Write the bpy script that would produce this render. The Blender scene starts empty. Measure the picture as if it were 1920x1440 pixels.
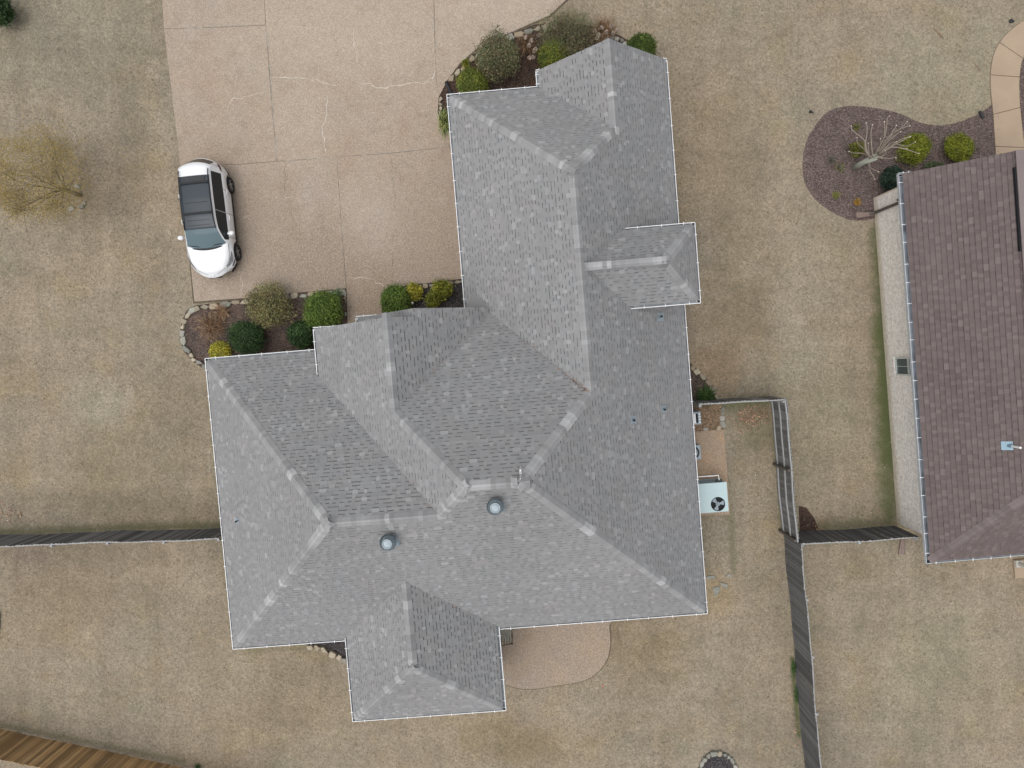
import bpy, math, random
import numpy as np
from mathutils import Matrix, Vector
from mathutils.geometry import tessellate_polygon
random.seed(7); rng = np.random.default_rng(7)
S = bpy.context.scene

# ------------------------------------------------------------------ camera, sky, sun, exposure
HCAM = 29.0
NADIR = (979.35, 673.8)                       # where the plumb line under the drone meets the picture
FPX = 1331.0
_d = np.array([NADIR[0] - 960, -(NADIR[1] - 720), -FPX]); _d /= np.linalg.norm(_d)
_up = -_d
_x = np.array([1, 0, 0.]) - _up * _up[0]; _x /= np.linalg.norm(_x)
_y = np.cross(_up, _x)
RW = np.array([_x, _y, _up])                  # camera axes -> world axes
cam_d = bpy.data.cameras.new('camera'); cam = bpy.data.objects.new('camera', cam_d)
S.collection.objects.link(cam); S.camera = cam
M4 = Matrix([list(RW[0]) + [0], list(RW[1]) + [0], list(RW[2]) + [HCAM], [0, 0, 0, 1]])
cam.matrix_world = M4
cam_d.sensor_width = 36; cam_d.lens = FPX / 1920 * 36; cam_d.clip_end = 4000; cam_d.clip_start = 0.5

W = bpy.data.worlds.new('World'); S.world = W; W.use_nodes = True
wn = W.node_tree
SUN_EL, SUN_AZ = 74, 240                      # azimuth clockwise from the top of the picture
sky = wn.nodes.new('ShaderNodeTexSky'); sky.sky_type = 'NISHITA'; sky.sun_disc = False
sky.sun_elevation = math.radians(SUN_EL); sky.sun_rotation = math.radians(SUN_AZ)
sky.dust_density = 4.0; sky.air_density = 1.0
hs = wn.nodes.new('ShaderNodeHueSaturation'); hs.inputs['Saturation'].default_value = 0.22
bg = wn.nodes['Background']; bg.inputs[1].default_value = 0.15
wn.links.new(sky.outputs[0], hs.inputs['Color']); wn.links.new(hs.outputs[0], bg.inputs[0])
sl = bpy.data.lights.new('sun', 'SUN'); sl.energy = 0.75; sl.angle = math.radians(75); sl.color = (1, 0.965, 0.91)
so = bpy.data.objects.new('sun', sl); S.collection.objects.link(so)
_a = math.radians(SUN_AZ); _e = math.radians(SUN_EL)
sd = Vector((math.sin(_a) * math.cos(_e), math.cos(_a) * math.cos(_e), math.sin(_e)))
so.rotation_euler = sd.to_track_quat('Z', 'Y').to_euler(); so.location = (0, -20, 60)
S.view_settings.view_transform = 'Standard'; S.view_settings.look = 'None'
S.view_settings.gamma = 1; S.view_settings.use_curve_mapping = False
S.view_settings.exposure = 0.22

# ------------------------------------------------------------------ survey helpers
def G(px, py, h=0.0):
    """ground survey: the point at height h seen at this place of the photograph"""
    v = RW @ np.array([px - 960, -(py - 720), -FPX]); t = (HCAM - h) / -v[2]
    return np.array([v[0] * t, v[1] * t, h])
def GP(pts, h=0.0): return [tuple(G(a, b, h)[:2]) for a, b in pts]

# ------------------------------------------------------------------ object helpers
def tag(o, label=None, cat=None, group=None, kind=None):
    if label: o['label'] = label
    if cat: o['category'] = cat
    if group: o['group'] = group
    if kind: o['kind'] = kind
    return o
def empty(name, loc=(0, 0, 0), rz=0.0, label=None, cat=None, group=None):
    o = bpy.data.objects.new(name, None); S.collection.objects.link(o)
    o.location = loc; o.rotation_euler = (0, 0, rz); o.empty_display_size = .3
    return tag(o, label, cat, group)
def link(name, me, parent=None, loc=None):
    o = bpy.data.objects.new(name, me); S.collection.objects.link(o)
    if parent is not None: o.parent = parent
    if loc is not None: o.location = loc
    return o
def mk(name, V, F, mats, tone=None, midx=None, smooth=False):
    me = bpy.data.meshes.new(name)
    if isinstance(V, np.ndarray) and isinstance(F, np.ndarray):
        n = len(V); m, k = F.shape
        me.vertices.add(n); me.vertices.foreach_set('co', V.astype(np.float32).ravel())
        me.loops.add(m * k); me.loops.foreach_set('vertex_index', F.astype(np.int32).ravel())
        me.polygons.add(m); me.polygons.foreach_set('loop_start', np.arange(0, m * k, k, dtype=np.int32))
        me.update(calc_edges=True)
    else:
        me.from_pydata([tuple(map(float, v)) for v in V], [], F); me.update()
    for mt in (mats if isinstance(mats, (list, tuple)) else [mats]): me.materials.append(mt)
    if midx is not None: me.polygons.foreach_set('material_index', np.array(midx, dtype=np.int32))
    if tone is not None:
        at = me.attributes.new('tone', 'FLOAT', 'FACE'); at.data.foreach_set('value', np.array(tone, dtype=np.float32))
    if smooth: me.polygons.foreach_set('use_smooth', np.ones(len(me.polygons), dtype=bool))
    return me

class MB:
    """collects simple solids into one mesh"""
    def __init__(s): s.V = []; s.F = []; s.m = []; s.t = []
    def add(s, V, F, m=0, t=1.0):
        b = len(s.V); s.V += [tuple(v) for v in V]
        for f in F: s.F.append([i + b for i in f]); s.m.append(m); s.t.append(t)
    def box(s, c, size, rz=0, m=0, t=1.0, M=None):
        x, y, z = [q / 2 for q in size]
        V = [(a * x, b * y, c_ * z) for c_ in (-1, 1) for b in (-1, 1) for a in (-1, 1)]
        cs, sn = math.cos(rz), math.sin(rz)
        V = [(c[0] + v[0] * cs - v[1] * sn, c[1] + v[0] * sn + v[1] * cs, c[2] + v[2]) for v in V]
        s.add(V, [(0, 2, 3, 1), (4, 5, 7, 6), (0, 1, 5, 4), (2, 6, 7, 3), (0, 4, 6, 2), (1, 3, 7, 5)], m, t)
    def tube(s, pts, rad, n=8, m=0, t=1.0, cap=True):
        pts = [Vector(p) for p in pts]; rings = []
        if not isinstance(rad, (list, tuple)): rad = [rad] * len(pts)
        for i, p in enumerate(pts):
            d = (pts[min(i + 1, len(pts) - 1)] - pts[max(i - 1, 0)]).normalized()
            a = d.cross(Vector((0, 0, 1)));
            if a.length < .05: a = d.cross(Vector((1, 0, 0)))
            a.normalize(); b = d.cross(a)
            rings.append([p + (a * math.cos(2 * math.pi * k / n) + b * math.sin(2 * math.pi * k / n)) * rad[i] for k in range(n)])
        V = [v for r in rings for v in r]; F = []
        for i in range(len(pts) - 1):
            for k in range(n):
                F.append((i * n + k, i * n + (k + 1) % n, (i + 1) * n + (k + 1) % n, (i + 1) * n + k))
        if cap: F.append(tuple(range(n - 1, -1, -1))); F.append(tuple((len(pts) - 1) * n + k for k in range(n)))
        s.add(V, F, m, t)
    def lathe(s, prof, c=(0, 0, 0), n=24, m=0, t=1.0):
        V = [(c[0] + r * math.cos(2 * math.pi * k / n), c[1] + r * math.sin(2 * math.pi * k / n), c[2] + z) for r, z in prof for k in range(n)]
        F = [(i * n + k, i * n + (k + 1) % n, (i + 1) * n + (k + 1) % n, (i + 1) * n + k) for i in range(len(prof) - 1) for k in range(n)]
        F.append(tuple(range(n - 1, -1, -1)))
        F.append(tuple((len(prof) - 1) * n + k for k in range(n))); s.add(V, F, m, t)
    def prism(s, poly, z0, z1, m=0, t=1.0, taper=0.0):
        n = len(poly); cx = sum(p[0] for p in poly) / n; cy = sum(p[1] for p in poly) / n
        top = [(p[0] + (cx - p[0]) * taper, p[1] + (cy - p[1]) * taper, z1) for p in poly]
        V = [(p[0], p[1], z0) for p in poly] + top
        F = [(i, (i + 1) % n, n + (i + 1) % n, n + i) for i in range(n)] + [tuple(range(n, 2 * n)), tuple(range(n - 1, -1, -1))]
        s.add(V, F, m, t)
    def mesh(s, name, mats, smooth=False): return mk(name, s.V, s.F, mats, s.t, s.m, smooth)
    def obj(s, name, mats, parent=None, smooth=False, loc=None): return link(name, s.mesh(name, mats, smooth), parent, loc)

# ------------------------------------------------------------------ materials
class N:
    def __init__(s, name):
        s.m = bpy.data.materials.new(name); s.m.use_nodes = True; s.t = s.m.node_tree
        s.b = s.t.nodes['Principled BSDF']; s.tc = s.t.nodes.new('ShaderNodeTexCoord'); s.co = s.tc.outputs['Object']
    def n(s, typ, **kw):
        x = s.t.nodes.new(typ)
        for k, v in kw.items(): setattr(x, k, v)
        return x
    def L(s, a, b): s.t.links.new(a, b)
    def val(s, x, sock):
        if hasattr(x, 'is_linked') or hasattr(x, 'links'): s.L(x, sock)
        else: sock.default_value = x
    def noise(s, scale, detail=2.0, rough=.5, co=None, dist=0.0, out='Fac'):
        x = s.n('ShaderNodeTexNoise'); x.inputs['Scale'].default_value = scale; x.inputs['Detail'].default_value = detail
        x.inputs['Roughness'].default_value = rough; x.inputs['Distortion'].default_value = dist
        s.L(co or s.co, x.inputs['Vector']); return x.outputs[out]
    def voro(s, scale, co=None, feature='F1', out='Distance', rnd=1.0):
        x = s.n('ShaderNodeTexVoronoi'); x.feature = feature; x.inputs['Scale'].default_value = scale
        x.inputs['Randomness'].default_value = rnd
        s.L(co or s.co, x.inputs['Vector']); return x.outputs[out]
    def scaled(s, sx, sy, sz, rz=0.0):
        x = s.n('ShaderNodeMapping'); x.inputs['Scale'].default_value = (sx, sy, sz); x.inputs['Rotation'].default_value = (0, 0, rz)
        s.L(s.co, x.inputs['Vector']); return x.outputs[0]
    def ramp(s, f, a, b, lo=0.0, hi=1.0):
        x = s.n('ShaderNodeMapRange'); x.inputs[1].default_value = a; x.inputs[2].default_value = b
        x.inputs[3].default_value = lo; x.inputs[4].default_value = hi; x.clamp = True; s.L(f, x.inputs[0]); return x.outputs[0]
    def math(s, op, a, b=0.0):
        x = s.n('ShaderNodeMath', operation=op); s.val(a, x.inputs[0]); s.val(b, x.inputs[1]); return x.outputs[0]
    def mix(s, f, a, b, blend='MIX'):
        x = s.n('ShaderNodeMix', data_type='RGBA', blend_type=blend); s.val(f, x.inputs[0])
        for q, i in ((a, 6), (b, 7)):
            if isinstance(q, tuple): x.inputs[i].default_value = (*q, 1)
            else: s.L(q, x.inputs[i])
        return x.outputs[2]
    def scale(s, col, f):
        x = s.n('ShaderNodeVectorMath', operation='SCALE')
        if isinstance(col, tuple): x.inputs[0].default_value = col
        else: s.L(col, x.inputs[0])
        s.val(f, x.inputs['Scale']); return x.outputs[0]
    def tone(s):
        x = s.n('ShaderNodeAttribute'); x.attribute_name = 'tone'; return x.outputs['Fac']
    def bump(s, h, strength=.5, dist=.01):
        x = s.n('ShaderNodeBump'); x.inputs['Strength'].default_value = strength; x.inputs['Distance'].default_value = dist
        s.L(h, x.inputs['Height']); s.L(x.outputs[0], s.b.inputs['Normal'])
    def done(s, col, rough=.8, metal=0.0, spec=.3):
        if isinstance(col, tuple): s.b.inputs['Base Color'].default_value = (*col, 1)
        else: s.L(col, s.b.inputs['Base Color'])
        s.val(rough, s.b.inputs['Roughness']); s.b.inputs['Metallic'].default_value = metal
        s.b.inputs['Specular IOR Level'].default_value = spec; return s.m

def simple(name, col, rough=.7, metal=0.0, spec=.3, var=.12, vscale=6.0, tone=True, bump=0.0, bscale=80):
    q = N(name); f = q.ramp(q.noise(vscale, 4), .25, .75, 1 - var, 1 + var)
    c = q.scale(col, f)
    if tone: c = q.scale(c, q.tone())
    if bump: q.bump(q.noise(bscale, 3), bump, .004)
    return q.done(c, rough, metal, spec)

def shingle_mat(name, col, warm, grain=.34):
    q = N(name)
    f = q.ramp(q.noise(70, 2, .6), .2, .8, 1 - grain, 1 + grain)
    g = q.ramp(q.noise(.35, 3), .3, .7, .95, 1.05)
    c = q.mix(q.ramp(q.noise(1.3, 4), .45, .72), col, warm)
    c = q.scale(q.scale(q.scale(c, f), g), q.tone())
    q.bump(q.noise(150, 2), .5, .004)
    return q.done(c, .92, 0, .2)
M_SH = shingle_mat('grey_shingle', (.250, .253, .256), (.260, .255, .254), .26)
M_SHN = shingle_mat('brown_shingle', (.150, .122, .117), (.136, .108, .104), .25)
M_CAP = shingle_mat('grey_ridge_shingle', (.272, .274, .276), (.274, .276, .276), .2)
M_CAPN = shingle_mat('brown_ridge_shingle', (.170, .142, .138), (.16, .132, .13), .2)
M_WHITE = simple('white_metal', (.80, .81, .82), .45, 0, .5, .05, 3)
M_TROUGH = simple('shaded_dirty_gutter', (.30, .325, .345), .6, 0, .3, .35, 5)  # grey-blue: shading inside the trough put into the colour, with some dirt
M_SOFFIT = simple('soffit_white', (.70, .70, .68), .6)
M_GALV = simple('galvanised', (.30, .36, .40), .55, .3, .5, .15, 9)
M_GALVL = simple('galvanised_cap', (.31, .37, .41), .6, .25, .3, .08, 9)
M_ACM = simple('pale_green_steel', (.44, .56, .58), .5, .05, .5, .04, 2)
M_BLK = simple('black_metal', (.03, .032, .036), .5, .2)
M_DARK = simple('dark_hole', (.012, .013, .015), .8)
M_BROWNM = simple('brown_metal', (.10, .085, .075), .5)
M_TERRA = simple('brown_plastic', (.25, .19, .165), .7)
M_PLASTICW = simple('white_plastic', (.8, .8, .8), .4)

def brick_mat(name, c1, c2, mortar):
    q = N(name); b = q.n('ShaderNodeTexBrick'); b.offset = .5
    b.inputs['Scale'].default_value = 1; b.inputs['Brick Width'].default_value = .21; b.inputs['Row Height'].default_value = .075
    b.inputs['Mortar Size'].default_value = .008
    b.inputs['Color1'].default_value = (*c1, 1); b.inputs['Color2'].default_value = (*c2, 1); b.inputs['Mortar'].default_value = (*mortar, 1)
    sx = q.n('ShaderNodeSeparateXYZ'); q.L(q.co, sx.inputs[0]); cb = q.n('ShaderNodeCombineXYZ')
    q.L(q.math('ADD', sx.outputs[0], sx.outputs[1]), cb.inputs[0]); q.L(sx.outputs[2], cb.inputs[1])
    q.L(cb.outputs[0], b.inputs['Vector'])
    c = q.scale(b.outputs['Color'], q.ramp(q.noise(9, 5, .7), .3, .7, .72, 1.25))
    low = q.ramp(sx.outputs[2], .12, .42)
    c = q.mix(low, q.mix(.55, c, (.46, .37, .22)), c)
    q.bump(q.math('ADD', b.outputs['Fac'], q.noise(60, 2)), .5, .006)
    return q.done(c, .9)
M_BRICK = brick_mat('pale_brick', (.84, .80, .74), (.70, .66, .62), (.84, .82, .78))
M_BRICK2 = brick_mat('house_brick', (.40, .33, .27), (.30, .24, .20), (.5, .47, .42))

def lawn_common(q, pos, blades):
    """dormant lawn colours, in metres on the ground"""
    def nz(sc, det, ro=.55): return q.noise(sc, det, ro, pos)
    c = q.mix(q.ramp(nz(.16, 3), .38, .62), (.318, .260, .188), (.290, .248, .188))
    c = q.mix(q.ramp(nz(.55, 4, .6), .5, .78, 0, .75), c, (.295, .232, .135))
    c = q.mix(q.ramp(nz(.33, 4, .6), .54, .75, 0, .65), c, (.262, .236, .165))
    sx = q.n('ShaderNodeSeparateXYZ'); q.L(pos, sx.inputs[0]); X, Y = sx.outputs[0], sx.outputs[1]
    # yellow-brown patch south of the rear bump
    def blob(cx, cy, rx, ry, col, amt):
        nonlocal c
        a = q.math('DIVIDE', q.math('SUBTRACT', X, cx), rx); b = q.math('DIVIDE', q.math('SUBTRACT', Y, cy), ry)
        r = q.math('SQRT', q.math('ADD', q.math('MULTIPLY', a, a), q.math('MULTIPLY', b, b)))
        r = q.math('ADD', r, q.math('MULTIPLY', q.math('SUBTRACT', nz(.9, 4, .65), .5), 1.6))
        c = q.mix(q.ramp(r, .35, 1.1, amt, 0), c, col)
    for px, py, rx, ry, col, amt in (
            (980, 1395, 2.6, 1.1, (.235, .175, .09), .5), (1215, 1240, 2.4, 1.6, (.235, .19, .115), .5), (1120, 1190, 1.5, 1.0, (.24, .18, .11), .4),
            (120, 1120, 3.0, 2.4, (.285, .225, .155), .7), (560, 1320, 4, 2.2, (.30, .245, .165), .6), (230, 880, 3.2, 2.4, (.275, .235, .155), .6),
            (1390, 600, 1.7, 2.6, (.26, .205, .135), .75), (1350, 300, 1.3, 3.4, (.275, .22, .15), .7), (1395, 380, 1.3, 6.5, (.25, .212, .148), .6), (250, 160, 1.0, 4.5, (.255, .22, .16), .5), (330, 760, 1.6, 3.2, (.25, .21, .145), .55), (230, 940, 5, .8, (.24, .205, .145), .6), (200, 1040, 4, .7, (.23, .19, .14), .6), (1560, 420, 1.5, 5, (.33, .288, .21), .5), (1340, 690, 1.4, 1.2, (.27, .19, .12), .6),
            (1420, 800, 1.2, 1.6, (.20, .175, .105), .7), (1560, 780, 2.2, 3.2, (.27, .245, .165), .6), (1800, 150, 4, 3, (.31, .285, .205), .6),
            (90, 60, 5, 3.2, (.262, .24, .182), .6), (1340, 1110, 1.0, 1.2, (.33, .255, .15), .6), (60, 1040, 1.6, 1.0, (.235, .19, .15), .6),
            (1750, 1250, 4, 3.5, (.31, .28, .19), .5), (180, 760, 1.6, 1.2, (.34, .305, .23), .7), (450, 1270, 3, 1.2, (.33, .285, .2), .5),
            (1500, 560, 1.4, 4.5, (.34, .30, .225), .5), (1620, 1060, 1.6, .8, (.28, .235, .15), .5)):
        g = G(px, py); blob(float(g[0]), float(g[1]), rx, ry, tuple(v * .93 for v in col), amt)
    # matted streaks left by mowing, both ways
    for sx_, sy_, rz_, lo, hi in ((1.5, .09, -4, .93, 1.06), (.07, 1.3, -4, .94, 1.05), (.5, .5, 20, .90, 1.08)):
        mp = q.n('ShaderNodeMapping'); mp.inputs['Rotation'].default_value = (0, 0, math.radians(rz_)); mp.inputs['Scale'].default_value = (sx_, sy_, 1); q.L(pos, mp.inputs['Vector'])
        c = q.scale(c, q.ramp(q.noise(1.0, 4, .6, mp.outputs[0]), .32, .68, lo, hi))
    # tufts with darker gaps between them
    mr = q.n('ShaderNodeMapping'); mr.inputs['Rotation'].default_value = (.5, .3, .65); q.L(pos, mr.inputs['Vector']); pr_ = mr.outputs[0]
    c = q.scale(c, q.ramp(q.noise(9.5, 5, .75, pr_, .6), .32, .68, .66, 1.27))
    c = q.scale(c, q.ramp(q.noise(2.3, 5, .7, pr_, .8), .32, .68, .88, 1.10))
    c = q.mix(q.ramp(q.noise(12, 3, .6, pr_, .5), .60, .67, 0, .7), c, (.115, .095, .062))
    c = q.mix(q.ramp(q.noise(14, 3, .6, pr_, .7), .63, .70, 0, .4), c, (.38, .335, .25))
    # strips of real green grass along the foot of walls and fences
    for (ax, ay), (bx, by), wd, amt in GREEN:
        A = G(ax, ay); B = G(bx, by); L_ = math.hypot(B[0] - A[0], B[1] - A[1]); ux, uy = (B[0] - A[0]) / L_, (B[1] - A[1]) / L_
        px_ = q.math('SUBTRACT', X, float(A[0])); py_ = q.math('SUBTRACT', Y, float(A[1]))
        al = q.math('ADD', q.math('MULTIPLY', px_, float(ux)), q.math('MULTIPLY', py_, float(uy)))
        pr = q.math('ABSOLUTE', q.math('ADD', q.math('MULTIPLY', px_, float(-uy)), q.math('MULTIPLY', py_, float(ux))))
        over = q.math('MAXIMUM', q.math('MULTIPLY', al, -1.0), q.math('SUBTRACT', al, float(L_)))
        dd = q.math('ADD', pr, q.math('MAXIMUM', over, 0.0))
        dd = q.math('ADD', dd, q.math('MULTIPLY', q.math('SUBTRACT', nz(2.2, 5, .7), .5), wd * 1.6))
        c = q.mix(q.ramp(dd, wd * .15, wd, amt, 0), c, (.10, .115, .05))
    return c
GREEN = [((1648, 430), (1672, 860), .55, .92), ((1655, 600), (1668, 960), .75, .8), ((1690, 1000), (1500, 1008), .4, .45), ((1485, 1235), (1498, 1380), .16, .85),
         ((0, 998), (410, 985), .3, .5), ((1460, 800), (1480, 985), .45, .5), ((1500, 992), (1670, 978), .35, .45), ((1345, 760), (1440, 752), .35, .6),
         ((0, 1358), (345, 1428), .18, .35), ((396, 760), (440, 1200), .25, .35), ((1370, 960), (1376, 1070), .25, .4), ((455, 1222), (640, 1208), .15, .3)]
def lawn_mat():
    q = N('dormant_lawn'); c = lawn_common(q, q.co, False)
    f = q.ramp(q.noise(20, 4, .78), .30, .70, .72, 1.25); c = q.scale(c, f)
    
    q.bump(q.noise(24, 4, .7), .9, .03)
    return q.done(c, .95, 0, .1)
def blade_mat():
    q = N('dormant_grass_blades'); c = lawn_common(q, q.co, True); c = q.scale(c, q.tone()); return q.done(c, .9, 0, .15)
M_LAWN = lawn_mat(); M_BLADE = blade_mat()

def concrete_mat(name, base, red, grey, stain=True):
    q = N(name)
    c = q.mix(q.ramp(q.noise(.5, 4, .6), .35, .66), base, grey)
    c = q.mix(q.ramp(q.noise(.9, 5, .65), .48, .72, 0, .8), c, red)
    c = q.mix(q.ramp(q.noise(3.2, 5, .7), .60, .74, 0, .35), c, tuple(v * .72 for v in red))
    c = q.mix(q.ramp(q.noise(1.6, 6, .7), .56, .74, 0, .55), c, tuple(min(1, v * 1.22) for v in grey))
    c = q.mix(q.ramp(q.noise(1.1, 5, .6, q.scaled(1, 1, 1)), .30, .44, .45, 0), c, tuple(v * .74 for v in red))
    if name == 'exposed_aggregate':  # pale and dark blotches; the dark ones mix dirt with painted-in soft shade
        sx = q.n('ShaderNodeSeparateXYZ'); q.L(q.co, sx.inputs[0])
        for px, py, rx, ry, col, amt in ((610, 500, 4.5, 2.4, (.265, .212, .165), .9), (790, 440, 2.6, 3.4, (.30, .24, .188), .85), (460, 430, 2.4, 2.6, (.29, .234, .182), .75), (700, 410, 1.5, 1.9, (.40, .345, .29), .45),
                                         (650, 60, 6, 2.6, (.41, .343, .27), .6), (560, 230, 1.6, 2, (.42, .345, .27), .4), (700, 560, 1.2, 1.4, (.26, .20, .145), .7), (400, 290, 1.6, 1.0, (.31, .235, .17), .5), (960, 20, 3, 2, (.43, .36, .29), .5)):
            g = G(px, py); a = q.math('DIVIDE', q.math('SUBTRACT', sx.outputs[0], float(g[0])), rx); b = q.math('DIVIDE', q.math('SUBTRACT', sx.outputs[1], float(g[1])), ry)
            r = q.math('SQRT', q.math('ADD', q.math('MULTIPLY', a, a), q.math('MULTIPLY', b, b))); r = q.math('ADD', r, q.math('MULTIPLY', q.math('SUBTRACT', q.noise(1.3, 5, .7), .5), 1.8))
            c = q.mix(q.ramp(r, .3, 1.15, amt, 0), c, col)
    agg = q.voro(48, out='Color'); hv = q.n('ShaderNodeSeparateColor'); q.L(agg, hv.inputs[0])
    c = q.scale(c, q.ramp(hv.outputs[0], 0, 1, .74, 1.24))
    c = q.mix(q.ramp(hv.outputs[1], .86, .95, 0, .6), c, (.52, .46, .38))
    c = q.mix(q.ramp(hv.outputs[2], .88, .96, 0, .55), c, (.17, .11, .08))
    q.bump(q.voro(48), .35, .004)
    return q.done(c, .88, 0, .25)
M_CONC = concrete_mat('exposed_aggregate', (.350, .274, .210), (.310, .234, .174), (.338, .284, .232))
M_PATIO = concrete_mat('patio_aggregate', (.315, .248, .188), (.33, .25, .17), (.28, .232, .19))
M_PAD = concrete_mat('pad_concrete', (.36, .26, .175), (.39, .265, .16), (.31, .24, .18))
def smooth_conc():
    q = N('tan_walk'); c = q.mix(q.ramp(q.noise(1.1, 5), .35, .65), (.385, .298, .212), (.345, .265, .192))
    c = q.scale(c, q.ramp(q.noise(60, 3, .7), .3, .7, .88, 1.12)); q.bump(q.noise(90, 2), .3, .003); return q.done(c, .85)
M_WALK = smooth_conc()
M_JOINT = simple('joint_dirt', (.12, .10, .07), .95, var=.4, vscale=4)
M_SEAL = simple('crack_filler', (.54, .50, .44), .8, var=.25, vscale=8)
M_SEALG = simple('joint_sealer', (.30, .29, .25), .8, var=.3, vscale=4)
def mulch_mat(name, a, b, chips):
    q = N(name); c = q.mix(q.ramp(q.noise(2.2, 4), .35, .65), a, b)
    v = q.voro(26, q.scaled(1, 1.9, 1, .6), out='Color'); h = q.n('ShaderNodeSeparateColor'); q.L(v, h.inputs[0])
    c = q.scale(c, q.ramp(h.outputs[0], 0, 1, .45, 1.7)); c = q.mix(q.ramp(h.outputs[1], .88, .97, 0, .7), c, chips)
    q.bump(q.voro(26, q.scaled(1, 1.9, 1, .6)), 1, .02); return q.done(c, .95, 0, .1)
M_MUL = mulch_mat('dark_mulch', (.080, .064, .058), (.115, .080, .066), (.26, .22, .18))
M_MULB = mulch_mat('red_mulch', (.072, .045, .034), (.052, .038, .032), (.2, .14, .1))
M_MULN = mulch_mat('neighbour_mulch', (.130, .098, .088), (.102, .078, .072), (.33, .28, .25))
M_MULK = mulch_mat('black_mulch', (.045, .043, .048), (.06, .055, .058), (.25, .23, .22))
M_SOIL = mulch_mat('bare_soil', (.24, .17, .11), (.17, .125, .085), (.36, .26, .17))
def stone_mat(name, a, b):
    q = N(name); c = q.mix(q.ramp(q.noise(7, 5, .6), .35, .65), a, b); c = q.scale(c, q.tone())
    q.bump(q.noise(22, 5, .7), .8, .02); return q.done(c, .85)
M_ST = [stone_mat('buff_stone', (.47, .42, .32), (.36, .31, .23)), stone_mat('grey_stone', (.39, .375, .33), (.30, .29, .26)),
        stone_mat('green_grey_stone', (.34, .335, .285), (.26, .262, .225)), stone_mat('rust_stone', (.44, .35, .24), (.37, .32, .25))]
def wood_mat(name, a, b, grain=14):
    q = N(name); c = q.mix(q.ramp(q.noise(5, 5, .7, q.scaled(grain, grain, .6)), .3, .7), a, b); c = q.scale(c, q.tone())
    q.bump(q.noise(6, 4, .7, q.scaled(grain, grain, .6)), .5, .006); return q.done(c, .88)
M_WOODG = wood_mat('weathered_grey_wood', (.100, .101, .104), (.190, .188, .184))
M_WOODL = wood_mat('silver_wood', (.42, .43, .43), (.30, .31, .31))
M_WOODB = wood_mat('brown_wood', (.40, .26, .12), (.24, .15, .075))
M_WOODC = wood_mat('pale_board_end', (.36, .35, .31), (.24, .23, .21))
def leaf_mat(name, a, b, rough=.6):
    q = N(name); c = q.mix(q.ramp(q.noise(3.5, 3), .35, .65), a, b); c = q.scale(c, q.tone())
    q.b.inputs['Subsurface Weight'].default_value = 0; return q.done(c, rough, 0, .3)
LM = dict(
    ball=leaf_mat('bright_green_leaf', (.135, .195, .035), (.085, .145, .028)),
    gold=leaf_mat('golden_green_leaf', (.19, .20, .030), (.105, .145, .026)),
    dark=leaf_mat('dark_green_leaf', (.034, .070, .024), (.048, .090, .028)),
    olive=leaf_mat('olive_leaf', (.185, .190, .080), (.225, .185, .085)),
    olive2=leaf_mat('olive_brown_leaf', (.125, .150, .068), (.185, .150, .085)),
    yellow=leaf_mat('yellow_leaf', (.46, .40, .045), (.33, .33, .05)),
    ygreen=leaf_mat('yellow_green_leaf', (.25, .25, .030), (.15, .18, .028)),
    lime=leaf_mat('lime_leaf', (.215, .235, .022), (.130, .160, .020)),
    strap=leaf_mat('pale_strap_leaf', (.26, .28, .10), (.16, .21, .07)),
    varieg=leaf_mat('variegated_leaf', (.34, .38, .24), (.08, .13, .06)),
    dry=leaf_mat('dry_stem', (.20, .115, .065), (.27, .19, .12)),
    head=leaf_mat('dry_flower_head', (.42, .34, .27), (.33, .26, .22)),
    teal=leaf_mat('dark_teal_leaf', (.020, .042, .030), (.03, .055, .035)),
    orange=leaf_mat('orange_leaf', (.5, .24, .02), (.38, .25, .03)),
    bud=leaf_mat('yellow_bud', (.36, .255, .055), (.27, .21, .07)),
    litter=leaf_mat('fallen_leaf', (.36, .23, .15), (.20, .12, .08)),
    twig=leaf_mat('grey_twig', (.22, .20, .175), (.15, .14, .125)),
    bark=leaf_mat('pale_bark', (.33, .285, .23), (.26, .225, .185)),
    barkg=leaf_mat('lichen_bark', (.36, .37, .31), (.28, .29, .25)),
    green=leaf_mat('grass_green_leaf', (.07, .13, .035), (.05, .095, .03)))

# ------------------------------------------------------------------ polygon helpers
def inside(P, poly):
    x, y = P[:, 0], P[:, 1]; r = np.zeros(len(P), bool); n = len(poly); j = n - 1
    for i in range(n):
        xi, yi = poly[i]; xj, yj = poly[j]
        c = ((yi > y) != (yj > y)) & (x < (xj - xi) * (y - yi) / (yj - yi + 1e-12) + xi); r ^= c; j = i
    return r
def clip(poly, a, b, c):                       # keep a*x+b*y+c >= 0
    out = []; n = len(poly)
    for i in range(n):
        p, q = poly[i], poly[(i + 1) % n]; dp = a * p[0] + b * p[1] + c; dq = a * q[0] + b * q[1] + c
        if dp >= 0: out.append(p)
        if (dp >= 0) != (dq >= 0):
            t = dp / (dp - dq); out.append((p[0] + (q[0] - p[0]) * t, p[1] + (q[1] - p[1]) * t))
    return out
def clip_tri(poly, tri):
    ar = (tri[1][0] - tri[0][0]) * (tri[2][1] - tri[0][1]) - (tri[1][1] - tri[0][1]) * (tri[2][0] - tri[0][0])
    if abs(ar) < 1e-9: return []
    if ar < 0: tri = [tri[0], tri[2], tri[1]]
    for i in range(3):
        p, q = tri[i], tri[(i + 1) % 3]; a = -(q[1] - p[1]); b = q[0] - p[0]
        poly = clip(poly, a, b, -(a * p[0] + b * p[1]))
        if len(poly) < 3: return []
    return poly
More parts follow.
